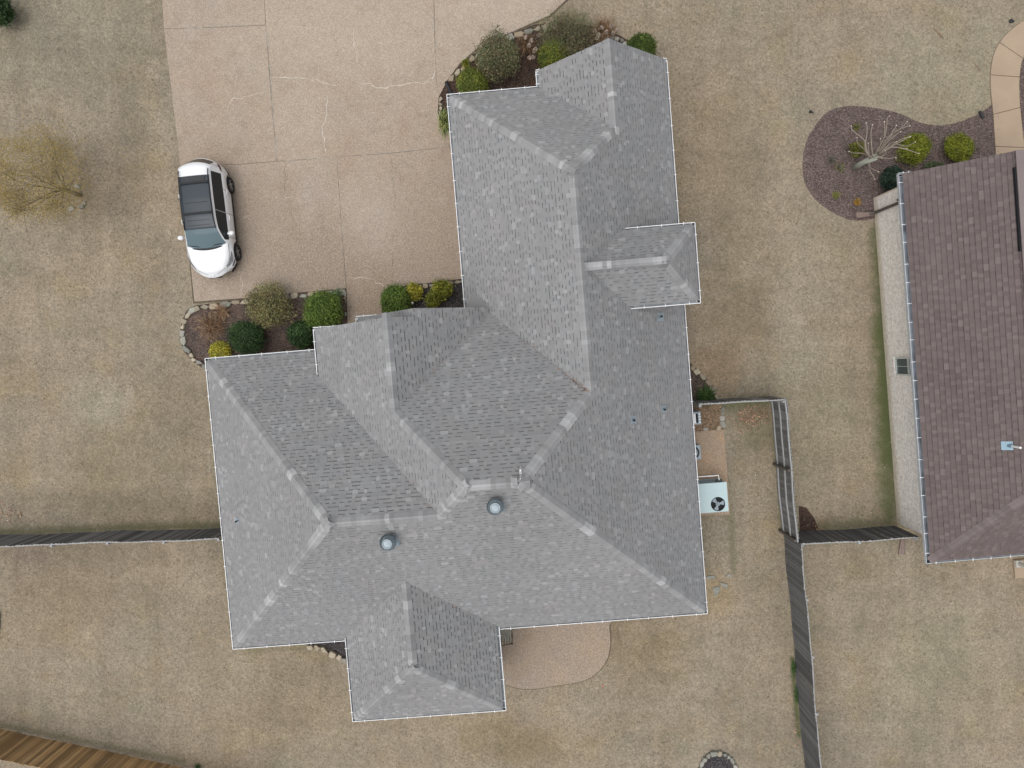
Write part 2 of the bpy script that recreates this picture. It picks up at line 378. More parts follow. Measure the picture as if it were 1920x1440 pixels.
def smooth_line(pts, n=6, closed=False):
    P = [np.array(p, float) for p in pts]; out = []; m = len(P)
    for i in range(m if closed else m - 1):
        p0 = P[(i - 1) % m] if (closed or i > 0) else P[0]; p1 = P[i]; p2 = P[(i + 1) % m]
        p3 = P[(i + 2) % m] if (closed or i + 2 < m) else P[-1]
        for k in range(n):
            t = k / n; out.append(.5 * ((2 * p1) + (-p0 + p2) * t + (2 * p0 - 5 * p1 + 4 * p2 - p3) * t * t + (-p0 + 3 * p1 - 3 * p2 + p3) * t ** 3))
    if not closed: out.append(P[-1])
    return [tuple(v) for v in out]
def inset(poly, d):
    n = len(poly); P = [np.array(p, float) for p in poly]
    ar = sum(P[i][0] * P[(i + 1) % n][1] - P[(i + 1) % n][0] * P[i][1] for i in range(n)); sg = 1 if ar > 0 else -1; out = []
    for i in range(n):
        e1 = P[i] - P[i - 1]; e2 = P[(i + 1) % n] - P[i]; e1 /= np.linalg.norm(e1) + 1e-9; e2 /= np.linalg.norm(e2) + 1e-9
        n1 = np.array([-e1[1], e1[0]]) * sg; n2 = np.array([-e2[1], e2[0]]) * sg; b = n1 + n2; b /= max(.5, float(b @ b) / 2)
        out.append(tuple(P[i] + b * d))
    return out
def sheet(name, poly, z, mat, parent=None, thick=0.0):
    tris = tessellate_polygon([[Vector((p[0], p[1], 0)) for p in poly]]); n = len(poly)
    V = [(p[0], p[1], z) for p in poly]; F = [list(t) for t in tris]
    for f in F:
        a, b, c = [V[i] for i in f]
        if (b[0] - a[0]) * (c[1] - a[1]) - (b[1] - a[1]) * (c[0] - a[0]) < 0: f.reverse()
    if thick:
        V += [(p[0], p[1], z - thick) for p in poly]
        ar = sum(poly[i][0] * poly[(i + 1) % n][1] - poly[(i + 1) % n][0] * poly[i][1] for i in range(n))
        for i in range(n):
            j = (i + 1) % n; q = [i, i + n, j + n, j]
            F.append(q if ar > 0 else q[::-1])
    return link(name, mk(name, V, F, mat, [1.0] * len(F)), parent)

# ------------------------------------------------------------------ outlines on the ground
DRIVE = [(290, -260), (365, 566), (460, 559), (650, 541), (653, 640), (722, 640), (714, 550), (760, 536), (868, 523), (900, 523), (880, 240), (838, 243), (821, 212), (823, 180), (840, 148),
         (862, 120), (892, 94), (925, 76), (962, 60), (1002, 42), (1030, 30), (1062, 0), (1240, -120), (1240, -260)]
PATIO = [(940, 1150), (1141, 1150), (1142, 1172), (1144, 1205), (1137, 1237), (1115, 1264), (1085, 1278), (1045, 1284), (1000, 1291), (970, 1289), (945, 1281), (930, 1270)]
PADI = [(1290, 810), (1357, 805), (1358, 830), (1363, 880), (1368, 964), (1290, 966)]
BED_A = [(653, 540), (600, 545), (560, 549), (500, 555), (440, 563), (400, 569), (366, 573), (350, 583), (340, 603), (337, 630), (344, 658), (362, 678), (385, 694), (410, 760), (680, 700)]
BED_B = [(713, 620), (716, 552), (730, 542), (762, 536), (810, 530), (868, 523), (905, 523), (905, 620)]
BED_C = [(860, 262), (838, 243), (822, 213), (824, 180), (840, 150), (863, 122), (893, 96), (926, 78), (964, 62), (1003, 46), (1050, 42), (1105, 48), (1150, 60), (1178, 76), (1192, 100), (1210, 180), (1100, 260), (900, 270)]
BED_D = [(1270, 660), (1296, 682), (1318, 703), (1336, 722), (1346, 745), (1340, 752), (1270, 757)]
BED_E = [(560, 1150), (572, 1207), (600, 1212), (622, 1226), (642, 1236), (670, 1244), (680, 1180)]
BED_N = smooth_line([(1870, 190), (1856, 199), (1835, 213), (1800, 228), (1765, 235), (1725, 230), (1690, 214), (1650, 204), (1612, 199), (1580, 200), (1550, 211), (1528, 236), (1512, 265),
         (1505, 300), (1508, 340), (1525, 370), (1550, 392), (1580, 408), (1605, 414), (1640, 410)], 3) + [(1760, 420), (1790, 330), (1880, 300)]
WALKN = smooth_line([(1960, 15), (1905, 48), (1873, 80), (1859, 115), (1856, 160), (1861, 215), (1866, 290)], 4) + [(1872, 360), (1930, 360)] + smooth_line([(1922, 290), (1915, 230), (1911, 185), (1911, 145), (1917, 110), (1935, 88), (1970, 75)], 3)
CIRC_N = smooth_line([(1970, 76), (1936, 89), (1918, 111), (1912, 145), (1912, 185), (1916, 230), (1923, 290)], 3) + [(1985, 290)]
SOILH = [(1290, 762), (1352, 757), (1356, 806), (1290, 811)]
RING = [(1345 + 36 * math.cos(a), 1444 + 36 * math.sin(a)) for a in np.linspace(0, 2 * math.pi, 21)[:-1]]
RING_W = [(-42 + 44 * math.cos(a), 1165 + 62 * math.sin(a)) for a in np.linspace(0, 2 * math.pi, 29)[:-1]]

# ================================================================== SETTING
gm = MB(); gm.add([(-1800, -1800, 0), (1800, -1800, 0), (1800, 1800, 0), (-1800, 1800, 0)], [(0, 1, 2, 3)])
tag(gm.obj('lawn', M_LAWN), 'dormant tan lawn around the two houses', 'lawn', kind='structure')

# driveway: one slab per bay between the joints
drv = tag(sheet('driveway', inset(GP(DRIVE), -.07), .006, M_JOINT), 'pink-tan exposed aggregate driveway with pale cracks', 'driveway', kind='structure')
J = dict(a=(305, 5), )
slabs = [
    [(290, -260), (308, 55), (404, 52), (499, 48), (482, -260)],
    [(308, 55), (404, 52), (499, 48), (505, 130), (512, 220), (520, 303), (440, 309), (339, 312)],
    [(482, -260), (499, 48), (505, 130), (512, 220), (520, 303), (632, 295), (740, 287), (850, 275), (883, 272), (880, 240), (838, 243), (821, 212), (823, 180), (818, 150), (815, 60), (808, -260)],
    [(808, -260), (815, 60), (818, 150), (823, 182), (840, 150), (862, 120), (892, 94), (925, 76), (962, 60), (1002, 42), (1030, 30), (1062, 0), (1240, -120), (1240, -260)],
    [(339, 312), (440, 309), (520, 303), (632, 295), (640, 420), (650, 541), (560, 549), (460, 559), (365, 566)],
    [(632, 295), (740, 287), (850, 275), (883, 272), (900, 523), (868, 523), (760, 536), (714, 550), (722, 640), (653, 640), (650, 541), (640, 420)]]
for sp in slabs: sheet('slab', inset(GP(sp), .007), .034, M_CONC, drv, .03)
def crack(pts, w, name='crack', parent=drv, z=.0385, mat=M_SEAL, jag=.035):
    P = [G(*p)[:2] for p in pts]; Q = []
    for i in range(len(P) - 1):
        L_ = np.linalg.norm(P[i + 1] - P[i]); n = max(2, int(L_ / .12))
        for k in range(n): Q.append(P[i] + (P[i + 1] - P[i]) * k / n + (rng.normal(0, jag, 2) if (i or k) else 0))
    Q.append(P[-1]); V = []; F = []
    for i, p in enumerate(Q):
        d = Q[min(i + 1, len(Q) - 1)] - Q[max(i - 1, 0)]; d = d / (np.linalg.norm(d) + 1e-9); nn = np.array([-d[1], d[0]])
        ww = w * random.uniform(.2, 1.1) * (.5 if i in (0, len(Q) - 1) else 1) / 2
        V += [(*(p + nn * ww), z), (*(p - nn * ww), z)]
        if i: a = 2 * i; F.append((a - 2, a - 1, a + 1, a))
    return link(name, mk(name, V, F, mat, [1.0] * len(F)), parent)
for pts, w in (([(664, 55), (664, 85), (672, 108), (676, 125)], .035), ([(512, 145), (560, 146), (590, 150), (620, 161), (636, 158)], .032),
               ([(672, 154), (700, 160), (720, 167), (742, 160), (768, 158), (800, 154), (812, 148), (817, 132)], .034),
               ([(615, 180), (612, 215), (606, 250), (611, 292)], .028), ([(508, 168), (470, 180), (436, 186), (427, 206)], .022),
               ([(535, 370), (560, 367), (590, 371)], .014), ([(655, 521), (690, 523), (712, 530), (722, 540)], .02), ([(453, 515), (456, 535), (452, 556)], .03),
               ([(522, 44), (560, 50), (610, 57)], .02), ([(385, 232), (402, 232), (415, 245)], .012), ([(444, 418), (460, 409), (470, 405)], .014)):
    crack(pts, w)
for pts, w in (([(345, 54), (404, 51), (498, 47)], .03), ([(500, 55), (506, 130), (513, 220), (520, 300)], .034), ([(632, 298), (640, 420), (649, 538)], .014), ([(524, 303), (632, 295), (740, 286), (848, 275)], .022), ([(815, 5), (817, 130)], .022)):
    crack(pts, w, 'joint_seal', mat=M_SEALG, jag=.006, z=.0390)
for pts, w in (([(536, 305), (533, 345), (545, 395), (560, 432)], .016), ([(734, 295), (738, 350), (742, 395)], .014), ([(560, 440), (600, 430), (632, 432)], .01), ([(738, 440), (736, 535)], .016)):
    crack(pts, w, 'hairline_crack', mat=M_JOINT, jag=.03)

sheet('patio_joint', inset(smooth_line(GP(PATIO), 4, True), -.05), .005, M_JOINT)['kind'] = 'structure'
pat = tag(sheet('patio', smooth_line(GP(PATIO), 4, True), .055, M_PATIO, thick=.06), 'rounded tan concrete patio behind the grey house', 'patio', kind='structure')
pad = tag(sheet('equipment_pad', GP(PADI), .05, M_PAD, thick=.05), 'orange-tan concrete pad under the cooling units', 'concrete pad', kind='structure')
wk = tag(sheet('walkway', GP(WALKN), .006, M_JOINT), 'curved tan concrete walk beside the brown-roofed house', 'walkway', kind='structure')
def strip(pxpoly, cuts):
    """cut a walk into slabs along lines given as pixel pairs"""
    P = [GP(pxpoly)]
    return P
wq = [((1873, 80), (1917, 111)), ((1856, 141), (1911, 144)), ((1860, 210), (1914, 206)), ((1865, 279), (1922, 273))]
outer = smooth_line([(1960, 15), (1905, 48), (1873, 80), (1859, 115), (1856, 160), (1861, 215), (1866, 290), (1872, 360)], 5)
inner = smooth_line([(1975, 74), (1935, 88), (1917, 110), (1911, 145), (1911, 185), (1915, 230), (1922, 290), (1930, 360)], 5)
def cut_i(line, p): return min(range(len(line)), key=lambda i: (line[i][0] - p[0]) ** 2 + (line[i][1] - p[1]) ** 2)
prev = (0, 0)
for a, b in wq + [((1872, 360), (1930, 360))]:
    ia, ib = cut_i(outer, a), cut_i(inner, b)
    poly = outer[prev[0]:ia + 1] + inner[prev[1]:ib + 1][::-1]; prev = (ia, ib)
    sheet('slab', inset(GP(poly), .012), .036, M_WALK, wk, .03)
for nm, poly, z, m, lb in (('mulch_bed', BED_A, .012, M_MUL, 'dark mulch bed at the front-left corner of the grey house'), ('mulch_bed', BED_B, .012, M_MULK, 'small black mulch bed beside the entry walk'),
                       ('mulch_bed', BED_C, .012, M_MULB, 'red-brown mulch bed round the top end of the grey house'), ('mulch_bed', BED_D, .012, M_MUL, 'narrow mulch bed against the right wall above the fence'),
                       ('mulch_bed', BED_E, .012, M_MULK, 'black mulch bed beside the rear bump'), ('mulch_bed', BED_N, .008, M_MULN, 'kidney-shaped purple-brown mulch bed by the brown-roofed house'),
                       ('mulch_bed', CIRC_N, .010, M_MULN, 'mulch inside the curve of the neighbour walk'), ('soil_patch', SOILH, .010, M_SOIL, 'bare soil between fence and equipment pad'),
                       ('mulch_bed', RING, .016, M_MULK, 'mulch inside the round stone ring'), ('mulch_bed', RING_W, .016, M_MUL, 'mulch inside the ring at the left edge'),
                       ('mulch_bed', [(1497, 948), (1512, 952), (1527, 972), (1537, 998), (1500, 1000)], .012, M_MULB, 'red-brown mulch corner where two fences meet')
):
    tag(sheet(nm, GP(poly), z, m), lb, 'mulch bed', kind='structure')

# ================================================================== THE GREY HOUSE
C_ = dict(th=4.6622, p=.9125, uE=6.0971, vS=-9.9825, uWL=-11.7381, vNL=.989, vN=2.6663, uG=-7.3687, uE2=-.0463, uWG=-1.9681, vNG=9.8483, uWS=1.3321, vG=10.3899,
          uBW=-7.4312, uBE=-1.6652, vBS=-13.0062, vYN=4.1097, vYS=1.4069, uY=6.1428, h2=3.6735, hb=2.9459, hy=4.9053, vG2=1.6775, uP=-5.8095, vP=1.9472, hP=3.6667, pB=.8431, pY=1.01, pN=.9422, pS=.9055)
HE = 2.8; p_ = C_['p']
def plW(u, h=HE, q=p_): return (q, 0, h - q * u)
def plE(u, h=HE, q=p_): return (-q, 0, h + q * u)
def plS(v, h=HE, q=p_): return (0, q, h - q * v)
def plN(v, h=HE, q=p_): return (0, -q, h + q * v)
def hz(h): return (0, 0, h)
def tri(*pl):
    A = np.array([[a, b, -1.] for a, b, c in pl]); return np.linalg.solve(A, -np.array([c for a, b, c in pl]))
def zz(pl, u, v): return pl[0] * u + pl[1] * v + pl[2]
def atv(A, B, v): u = -((A[1] - B[1]) * v + A[2] - B[2]) / (A[0] - B[0]); return np.array([u, v, zz(A, u, v)])
PE, PS, PWL, PNL = plE(C_['uE']), plS(C_['vS'], HE, C_['pS']), plW(C_['uWL']), plN(C_['vNL'])
PN, PW2, PE2, PWG = plN(C_['vN'], HE, C_['pN']), plW(C_['uG'], C_['h2']), plE(C_['uE2']), plW(C_['uWG'])
PNG, PWS, PWP = plN(C_['vNG']), plW(C_['uWS']), plW(C_['uP'], C_['hP'])
PBW, PBE, PBS = plW(C_['uBW'], C_['hb'], C_['pB']), plE(C_['uBE'], C_['hb'], C_['pB']), plS(C_['vBS'], C_['hb'], C_['pB'])
PYN, PYS, PYE = plN(C_['vYN'], C_['hy'], C_['pY']), plS(C_['vYS'], C_['hy'], C_['pY']), plE(C_['uY'], C_['hy'], C_['pY'])
V = dict(SW=tri(PWL, PS, hz(HE)), NWl=tri(PWL, PNL, hz(HE)), A=tri(PWL, PS, PNL), B=tri(PNL, PS, PW2), C=tri(PS, PW2, PN), D=tri(PS, PE, PN), E=tri(PE, PN, PWG), F=tri(PWG, PE, PNG),
         G=tri(PNG, PE, PWS), Ga=atv(PE, PWS, C_['vG']), WSe=tri(PWS, PNG, hz(HE)), NWg=tri(PWG, PNG, hz(HE)), NE=np.array([C_['uE'], C_['vG'], HE]), SE=tri(PE, PS, hz(HE)),
         WSv=np.array([C_['uWS'], C_['vG'], HE]), g2r=tri(PW2, PE2, PN), g2a=atv(PW2, PE2, C_['vG2']), g2w=np.array([C_['uG'], C_['vG2'], C_['h2']]), g2v=tri(PW2, PNL, hz(C_['h2'])),
         val=tri(PE2, PWG, PN), ePa=atv(PWP, PE2, C_['vP']), ePw=np.array([C_['uP'], C_['vP'], C_['hP']]), ePv=atv(PE2, PWG, C_['vP']),
         bSW=tri(PBW, PBS, hz(C_['hb'])), bSE=tri(PBE, PBS, hz(C_['hb'])), bR=tri(PBW, PBE, PBS), bT=tri(PBW, PBE, PS), bWv=tri(PBW, PS, hz(C_['hb'])), bEv=tri(PBE, PS, hz(C_['hb'])),
         yNE=tri(PYN, PYE, hz(C_['hy'])), ySE=tri(PYS, PYE, hz(C_['hy'])), yR=tri(PYN, PYS, PYE), yT=tri(PYN, PYS, PE), yNv=tri(PYN, PE, hz(C_['hy'])), ySv=tri(PYS, PE, hz(C_['hy'])))
def uv(*k): return [tuple(V[x][:2]) if isinstance(x, str) else x for x in k]
HO = (-3.0, -1.0); TH = math.radians(C_['th'])
hb_ = Matrix.Rotation(TH, 4, 'Z') @ Vector((HO[0], HO[1], 0))
house = empty('house', hb_, TH, 'large single-storey house under a many-hipped grey shingle roof, white gutters', 'house')
HL = (-HO[0], -HO[1], 0)
def hobj(name, me, parent=None): return link(name, me, parent or house, HL if parent is None else None)

def roof_faces(faces, e, widths, tabtones, notch, dark, camloc, t0=.13, tabthick=.007, butt=.013, band=.30, line=0):
    """lays laminated shingles on planes; returns (cells for one mesh, candidates to be objects of their own, deck)"""
    Vv, Ff, Tt, cand, deckV, deckF = [], [], [], [], [], []
    for fi, (pl, poly) in enumerate(faces):
        a, b, c = pl; g = math.hypot(a, b); up = np.array([a / g, b / g]); sdir = np.array([up[1], -up[0]])
        cs = 1 / math.sqrt(1 + g * g)                   # plan length -> slope length is 1/cs
        n = np.array([-a, -b, 1.]) * cs; t3 = np.array([up[0], up[1], g]) * cs; s3 = np.array([sdir[0], sdir[1], 0.])
        P0 = None
        he = None
        # eave reference: where the plane is at its own eave height, passed as 3rd of faces
        h0 = faces_h[fi] if faces_h else HE
        o2 = up * ((h0 - c) / g)                        # point of the plane with z = h0 on the line through the origin
        O = np.array([o2[0], o2[1], h0])
        loc = []
        for (u, v) in poly:
            d = np.array([u, v]) - o2; loc.append((float(d @ sdir), float(d @ up) / cs))
        loc = clip(loc, 0, 1, -t0)
        tr = tessellate_polygon([[Vector((x, y, 0)) for x, y in loc]]); trs = [[loc[i] for i in t] for t in tr]
        def W3(s_, t_, h_): return O + s3 * s_ + t3 * t_ + n * h_
        base = len(deckV); deckV += [W3(x, y, -.012) for x, y in loc] + [W3(x, y, -.10) for x, y in loc]; m = len(loc)
        for t in tr:
            q = [i + base for i in t]; A_, B_, D_ = [loc[i] for i in t]
            if (B_[0] - A_[0]) * (D_[1] - A_[1]) - (B_[1] - A_[1]) * (D_[0] - A_[0]) > 0: pass
            deckF.append(q); deckF.append([i + m for i in q[::-1]])
        for i in range(m): j = (i + 1) % m; deckF.append([base + i, base + j, base + m + j, base + m + i])
        ss = [x for x, y in loc]; ts = [y for x, y in loc]
        smin, smax, tmax = min(ss), max(ss), max(ts)
        la = np.array(loc)
        j = 0; t = t0
        while t < tmax:
            s = smin - random.uniform(0, .3); tb = t + e; isn = random.random() < .5
            tonec = random.uniform(.97, 1.03)
            while s < smax:
                if isn: w = random.choice(notch[0])
                else: w = random.choice(widths)
                x0, x1 = s, s + w; s += w
                cells = []
                if isn:
                    tn = random.uniform(*notch[1]) * tonec; hh = 0.0
                    cells = [(t, t + e * (1 - band), tn, hh), (t + e * (1 - band), tb, dark * random.uniform(.8, 1.25), hh)]
                    if random.random() < notch[2]: cells = [(t, tb, tn, hh)]
                else:
                    tn = random.choice(tabtones) * tonec; hh = tabthick; cells = [(t, tb, tn, hh)] if not line else [(t, tb - e * line, tn, hh), (tb - e * line, tb, tn * .80, hh)]  # line: darker granule strip that also paints in the upper butt's shadow
                for c0, c1, tn, hh in cells:
                    quad = [(x0, c0), (x1, c0), (x1, c1), (x0, c1)]
                    ins = inside(np.array([(x0 + .001, c0 + .001), (x1 - .001, c0 + .001), (x1 - .001, c1 - .001), (x0 + .001, c1 - .001), ((x0 + x1) / 2, (c0 + c1) / 2)]), loc)
                    if ins.all(): polys = [quad]
                    elif not ins.any() and not inside(la, quad).any(): continue
                    else: polys = [q for q in (clip_tri(list(quad), tt) for tt in trs) if len(q) >= 3]
                    if len(polys) == 1 and polys[0] is quad and not isn and c0 == t:
                        pc = W3((x0 + x1) / 2, (t + tb) / 2, 0)
                        cand.append((fi, len(Ff), pc, (x0, t, w, tn, c1 - c0), (O, s3, t3, n)))
                        mark = len(Ff)
                    for q in polys:
                        k0 = len(Vv); k = len(q)
                        for (x, y) in q: Vv.append(W3(x, y, hh + butt * (1 - (y - t) / e) + .001))
                        for (x, y) in q: Vv.append(W3(x, y, -.006))
                        ar = sum(q[i][0] * q[(i + 1) % k][1] - q[(i + 1) % k][0] * q[i][1] for i in range(k))
                        r = list(range(k)) if ar > 0 else list(range(k - 1, -1, -1))
                        fs = [[k0 + i for i in r]]
                        for i in range(k):
                            i2 = (i + 1) % k; ed = [k0 + i, k0 + k + i, k0 + k + i2, k0 + i2]
                            fs.append(ed if ar > 0 else ed[::-1])
                        Ff.append(fs); Tt.append(tn)
                isn = not isn if random.random() < .86 else isn
            t += e; j += 1
    return Vv, Ff, Tt, cand, deckV, deckF

def lay_roof(roofname, faces, fh, root, rootfun, mat, capmat, e, widths, tabtones, notch, dark, world, nobj=300, tabthick=.007, butt=.013, band=.30, t0=.13, line=0):
    global faces_h
    faces_h = fh
    Vv, Ff, Tt, cand, dV, dF = roof_faces(faces, e, widths, tabtones, notch, dark, None, t0, tabthick, butt, band, line)
    roof = rootfun(roofname, mk(roofname, dV, dF, mat, [.8] * len(dF)))
    camw = np.array([0, 0, HCAM])
    def score(cd):
        pw = np.array(world @ Vector(cd[2])); nw = np.array(world.to_3x3() @ Vector(cd[4][3])); dv = camw - pw; L_ = np.linalg.norm(dv)
        q = M4.inverted() @ Vector(pw); px = 960 + q.x / -q.z * FPX; py = 720 - q.y / -q.z * FPX
        if not (5 < px < 1915 and 5 < py < 1435): return 0
        return cd[3][2] * float(nw @ dv) / L_ ** 3
    cand.sort(key=lambda cd: -score(cd))
    take = cand[:nobj]; skip = set(cd[1] for cd in take)
    cache = {}
    for fi, idx, pc, (x0, t, w, tn, ee), (O, s3, t3, n) in take:
        tq = min((.80, .88, .95, 1.0, 1.06, 1.14, 1.25, 1.4), key=lambda v: abs(v - tn)); key = (w, tq)
        if key not in cache:
            zt = butt + tabthick + .001; z1 = tabthick + .001
            cache[key] = mk('shingle', [(0, 0, zt), (w, 0, zt), (w, ee, z1), (0, ee, z1), (0, 0, -.006), (w, 0, -.006), (w, ee, -.006), (0, ee, -.006)],
                            [[0, 1, 2, 3], [0, 4, 5, 1], [1, 5, 6, 2], [2, 6, 7, 3], [3, 7, 4, 0]], mat, [tq] * 5)
        o = link('shingle', cache[key], roof)
        B = O + s3 * x0 + t3 * t
        o.matrix_local = Matrix([[s3[0], t3[0], n[0], B[0]], [s3[1], t3[1], n[1], B[1]], [s3[2], t3[2], n[2], B[2]], [0, 0, 0, 1]])
    F2, T2 = [], []
    for i, (fs, tn) in enumerate(zip(Ff, Tt)):
        if i in skip: continue
        F2 += fs; T2 += [tn] * len(fs)
    o = link('shingle_courses', mk('shingle_courses', Vv, F2, mat, T2), roof); o['kind'] = 'stuff'
    return roof

MH = Matrix.Rotation(TH, 4, 'Z')
uGi = C_['uG'] + .35
gpa = V['ePa']; g2a = V['g2a']
faces = [
    (PS, uv('SW', (C_['uBW'], C_['vS']), 'bWv', 'bT', 'bEv', (C_['uBE'], C_['vS']), 'SE', 'D', 'C', 'B', 'A')),
    (PE, uv('SE', 'NE', 'Ga', 'G', 'F', 'E', 'D')),
    (PWL, uv('SW', 'A', 'NWl')),
    (PNL, uv('NWl', 'A', 'B', 'g2v', (uGi, V['g2v'][1]), (uGi, C_['vNL']))),
    (PW2, uv('g2a', 'g2w', 'g2v', 'B', 'C', 'g2r')),
    (PE2, uv('g2a', 'g2r', 'val', 'ePv', 'ePa', (gpa[0], C_['vG2']))),
    (PWP, [(gpa[0], C_['vP']), (C_['uP'], C_['vP']), (C_['uP'], C_['vG2'] - .5), (gpa[0], C_['vG2'] - .5)]),
    (PN, uv('g2r', 'C', 'D', 'E', 'val')),
    (PWG, uv('NWg', 'F', 'E', 'val', 'ePv', (C_['uWG'], C_['vP'] - .25))),
    (PNG, uv('NWg', 'WSe', 'G', 'F')),
    (PWS, uv('WSv', 'Ga', 'G', 'WSe')),
    (PBW, uv('bWv', 'bSW', 'bR', 'bT')), (PBE, uv('bEv', 'bT', 'bR', 'bSE')), (PBS, uv('bSW', 'bSE', 'bR')),
    (PYN, uv('yNE', 'yR', 'yT', 'yNv')), (PYS, uv('ySE', 'ySv', 'yT', 'yR')), (PYE, uv('yNE', 'ySE', 'yR'))]
fh = [HE, HE, HE, HE, C_['h2'], HE, C_['hP'], HE, HE, HE, HE, C_['hb'], C_['hb'], C_['hb'], C_['hy'], C_['hy'], C_['hy']]
# small cricket that throws water off the corner where the entry roof meets the garage roof
cr_a = V['ePv']; cr_b = np.array([C_['uWG'] + .32, C_['vP'] + .55]); cr_c = np.array([C_['uWG'] + .02, C_['vP']])
TABS = [.95] * 5 + [1.0] * 8 + [1.06] * 5 + [1.14, 1.14, 1.25, .95]
roof = lay_roof('roof', faces, fh, house, lambda n, m: hobj(n, m), M_SH, M_CAP, .143, (.10, .12, .14, .18, .24), TABS, ((.11, .13, .15, .19), (.94, 1.03), .10), .50, MH)
crk = mk('cricket', [(cr_a[0], cr_a[1], cr_a[2] + .02), (cr_b[0], cr_b[1], zz(PWG, *cr_b) + .03), (cr_c[0], cr_c[1], zz(PWG, *cr_c) + .22), (cr_a[0], cr_a[1], cr_a[2] - .1), (cr_c[0], cr_c[1], HE - .05)],
         [(0, 1, 2), (0, 2, 4, 3)], M_SH, [.93, .93])
link('cricket', crk, roof)

# hip and ridge caps
def caps(edges, root, mat, palette, world, nobj=300, w=.185, e=.145, zlift=.026):
    items = []
    for ei, (P, Q, pa, pb) in enumerate(edges):
        P = np.array(P, float); Q = np.array(Q, float)
        if P[2] > Q[2] + .01: P, Q = Q, P; pa, pb = pb, pa
        L_ = np.linalg.norm(Q - P); ed = (Q - P) / L_
        ns = []
        for a, b, c in (pa, pb): n = np.array([-a, -b, 1.]); ns.append(n / np.linalg.norm(n))
        nc = ns[0] + ns[1]; nc /= np.linalg.norm(nc); ds = []
        for n, on in ((ns[0], ns[1]), (ns[1], ns[0])):
            d = np.cross(n, ed); d /= np.linalg.norm(d)
            if float(d @ (n - on * float(n @ on))) < 0: d = -d
            ds.append(d)
        k = int(L_ / e); cache = {}
        for i in range(k + 1):
            bt = random.choice(palette) if random.random() < .55 or i == 0 else bt
            tn = bt * random.choice((.93, 1.0, 1.07))
            if tn not in cache:
                lo, hi = zlift, zlift - .016; LL = e + .12
                pts = []
                for y, h in ((0, lo), (LL, hi)):
                    pts += [ed * y + ds[0] * w + ns[0] * h, ed * y + (ds[0] * .035 + nc * (h + .024)), ed * y + (ds[1] * .035 + nc * (h + .024)), ed * y + ds[1] * w + ns[1] * h]
                pts += [q - nc * .03 for q in pts[:4]] + [pts[0] - ns[0] * .02 + ed * 0, pts[3] - ns[1] * .02, pts[4] - ns[0] * .02, pts[7] - ns[1] * .02]
                Fs = [[0, 1, 5, 4], [1, 2, 6, 5], [2, 3, 7, 6], [0, 8, 9, 1], [1, 9, 10, 2], [2, 10, 11, 3], [0, 4, 14, 12], [3, 13, 15, 7]]
                cache[tn] = (pts, Fs)
            pos = P + ed * (i * e)
            items.append([pos + nc * 0.0, cache[tn], (ed, i, k), tn, ei])
    camw = np.array([0, 0, HCAM])
    order = sorted(range(len(items)), key=lambda i: np.linalg.norm(np.array(world @ Vector(items[i][0])) - camw))
    single = set(order[:nobj]); mc = {}; Vb, Fb, Tb = [], [], []
    for i, (pos, (pts, Fs), _, tn, cid) in enumerate(items):
        if i in single:
            if (cid, tn) not in mc: mc[(cid, tn)] = mk('ridge_cap', pts, Fs, mat, [tn] * len(Fs))
            link('ridge_cap', mc[(cid, tn)], root, pos)
        else:
            b = len(Vb); Vb += [q + pos for q in pts]; Fb += [[j + b for j in f] for f in Fs]; Tb += [tn] * len(Fs)
    if Fb: o = link('ridge_caps', mk('ridge_caps', Vb, Fb, mat, Tb), root); o['kind'] = 'stuff'
edges = [(V['SW'], V['A'], PS, PWL), (V['NWl'], V['A'], PNL, PWL), (V['A'], V['B'], PS, PNL), (V['B'], V['C'], PS, PW2), (V['C'], V['D'], PS, PN), (V['SE'], V['D'], PS, PE),
         (V['g2r'], V['C'], PW2, PN), (V['g2r'], V['g2a'], PW2, PE2), (V['E'], V['D'], PE, PN), (V['F'], V['E'], PE, PWG), (V['NWg'], V['F'], PNG, PWG), (V['G'], V['F'], PNG, PE),
         (V['Ga'], V['G'], PWS, PE), (V['bSW'], V['bR'], PBW, PBS), (V['bSE'], V['bR'], PBE, PBS), (V['bR'], V['bT'], PBW, PBE),
         (V['yNE'], V['yR'], PYN, PYE), (V['ySE'], V['yR'], PYS, PYE), (V['yR'], V['yT'], PYN, PYS)]
def trim(P, Q, t):
    P = np.array(P); Q = np.array(Q); d = (Q - P) / np.linalg.norm(Q - P); return P + d * t, Q
ed2 = []
for P, Q, a, b in edges:
    if P[2] < 5 and abs(P[2] - Q[2]) > .5: P, Q = trim(P, Q, .28)
    ed2.append((P, Q, a, b))
caps(ed2, roof, M_CAP, [.94] * 3 + [1.0] * 4 + [1.08] * 3 + [1.25, 1.36, 1.46], MH)

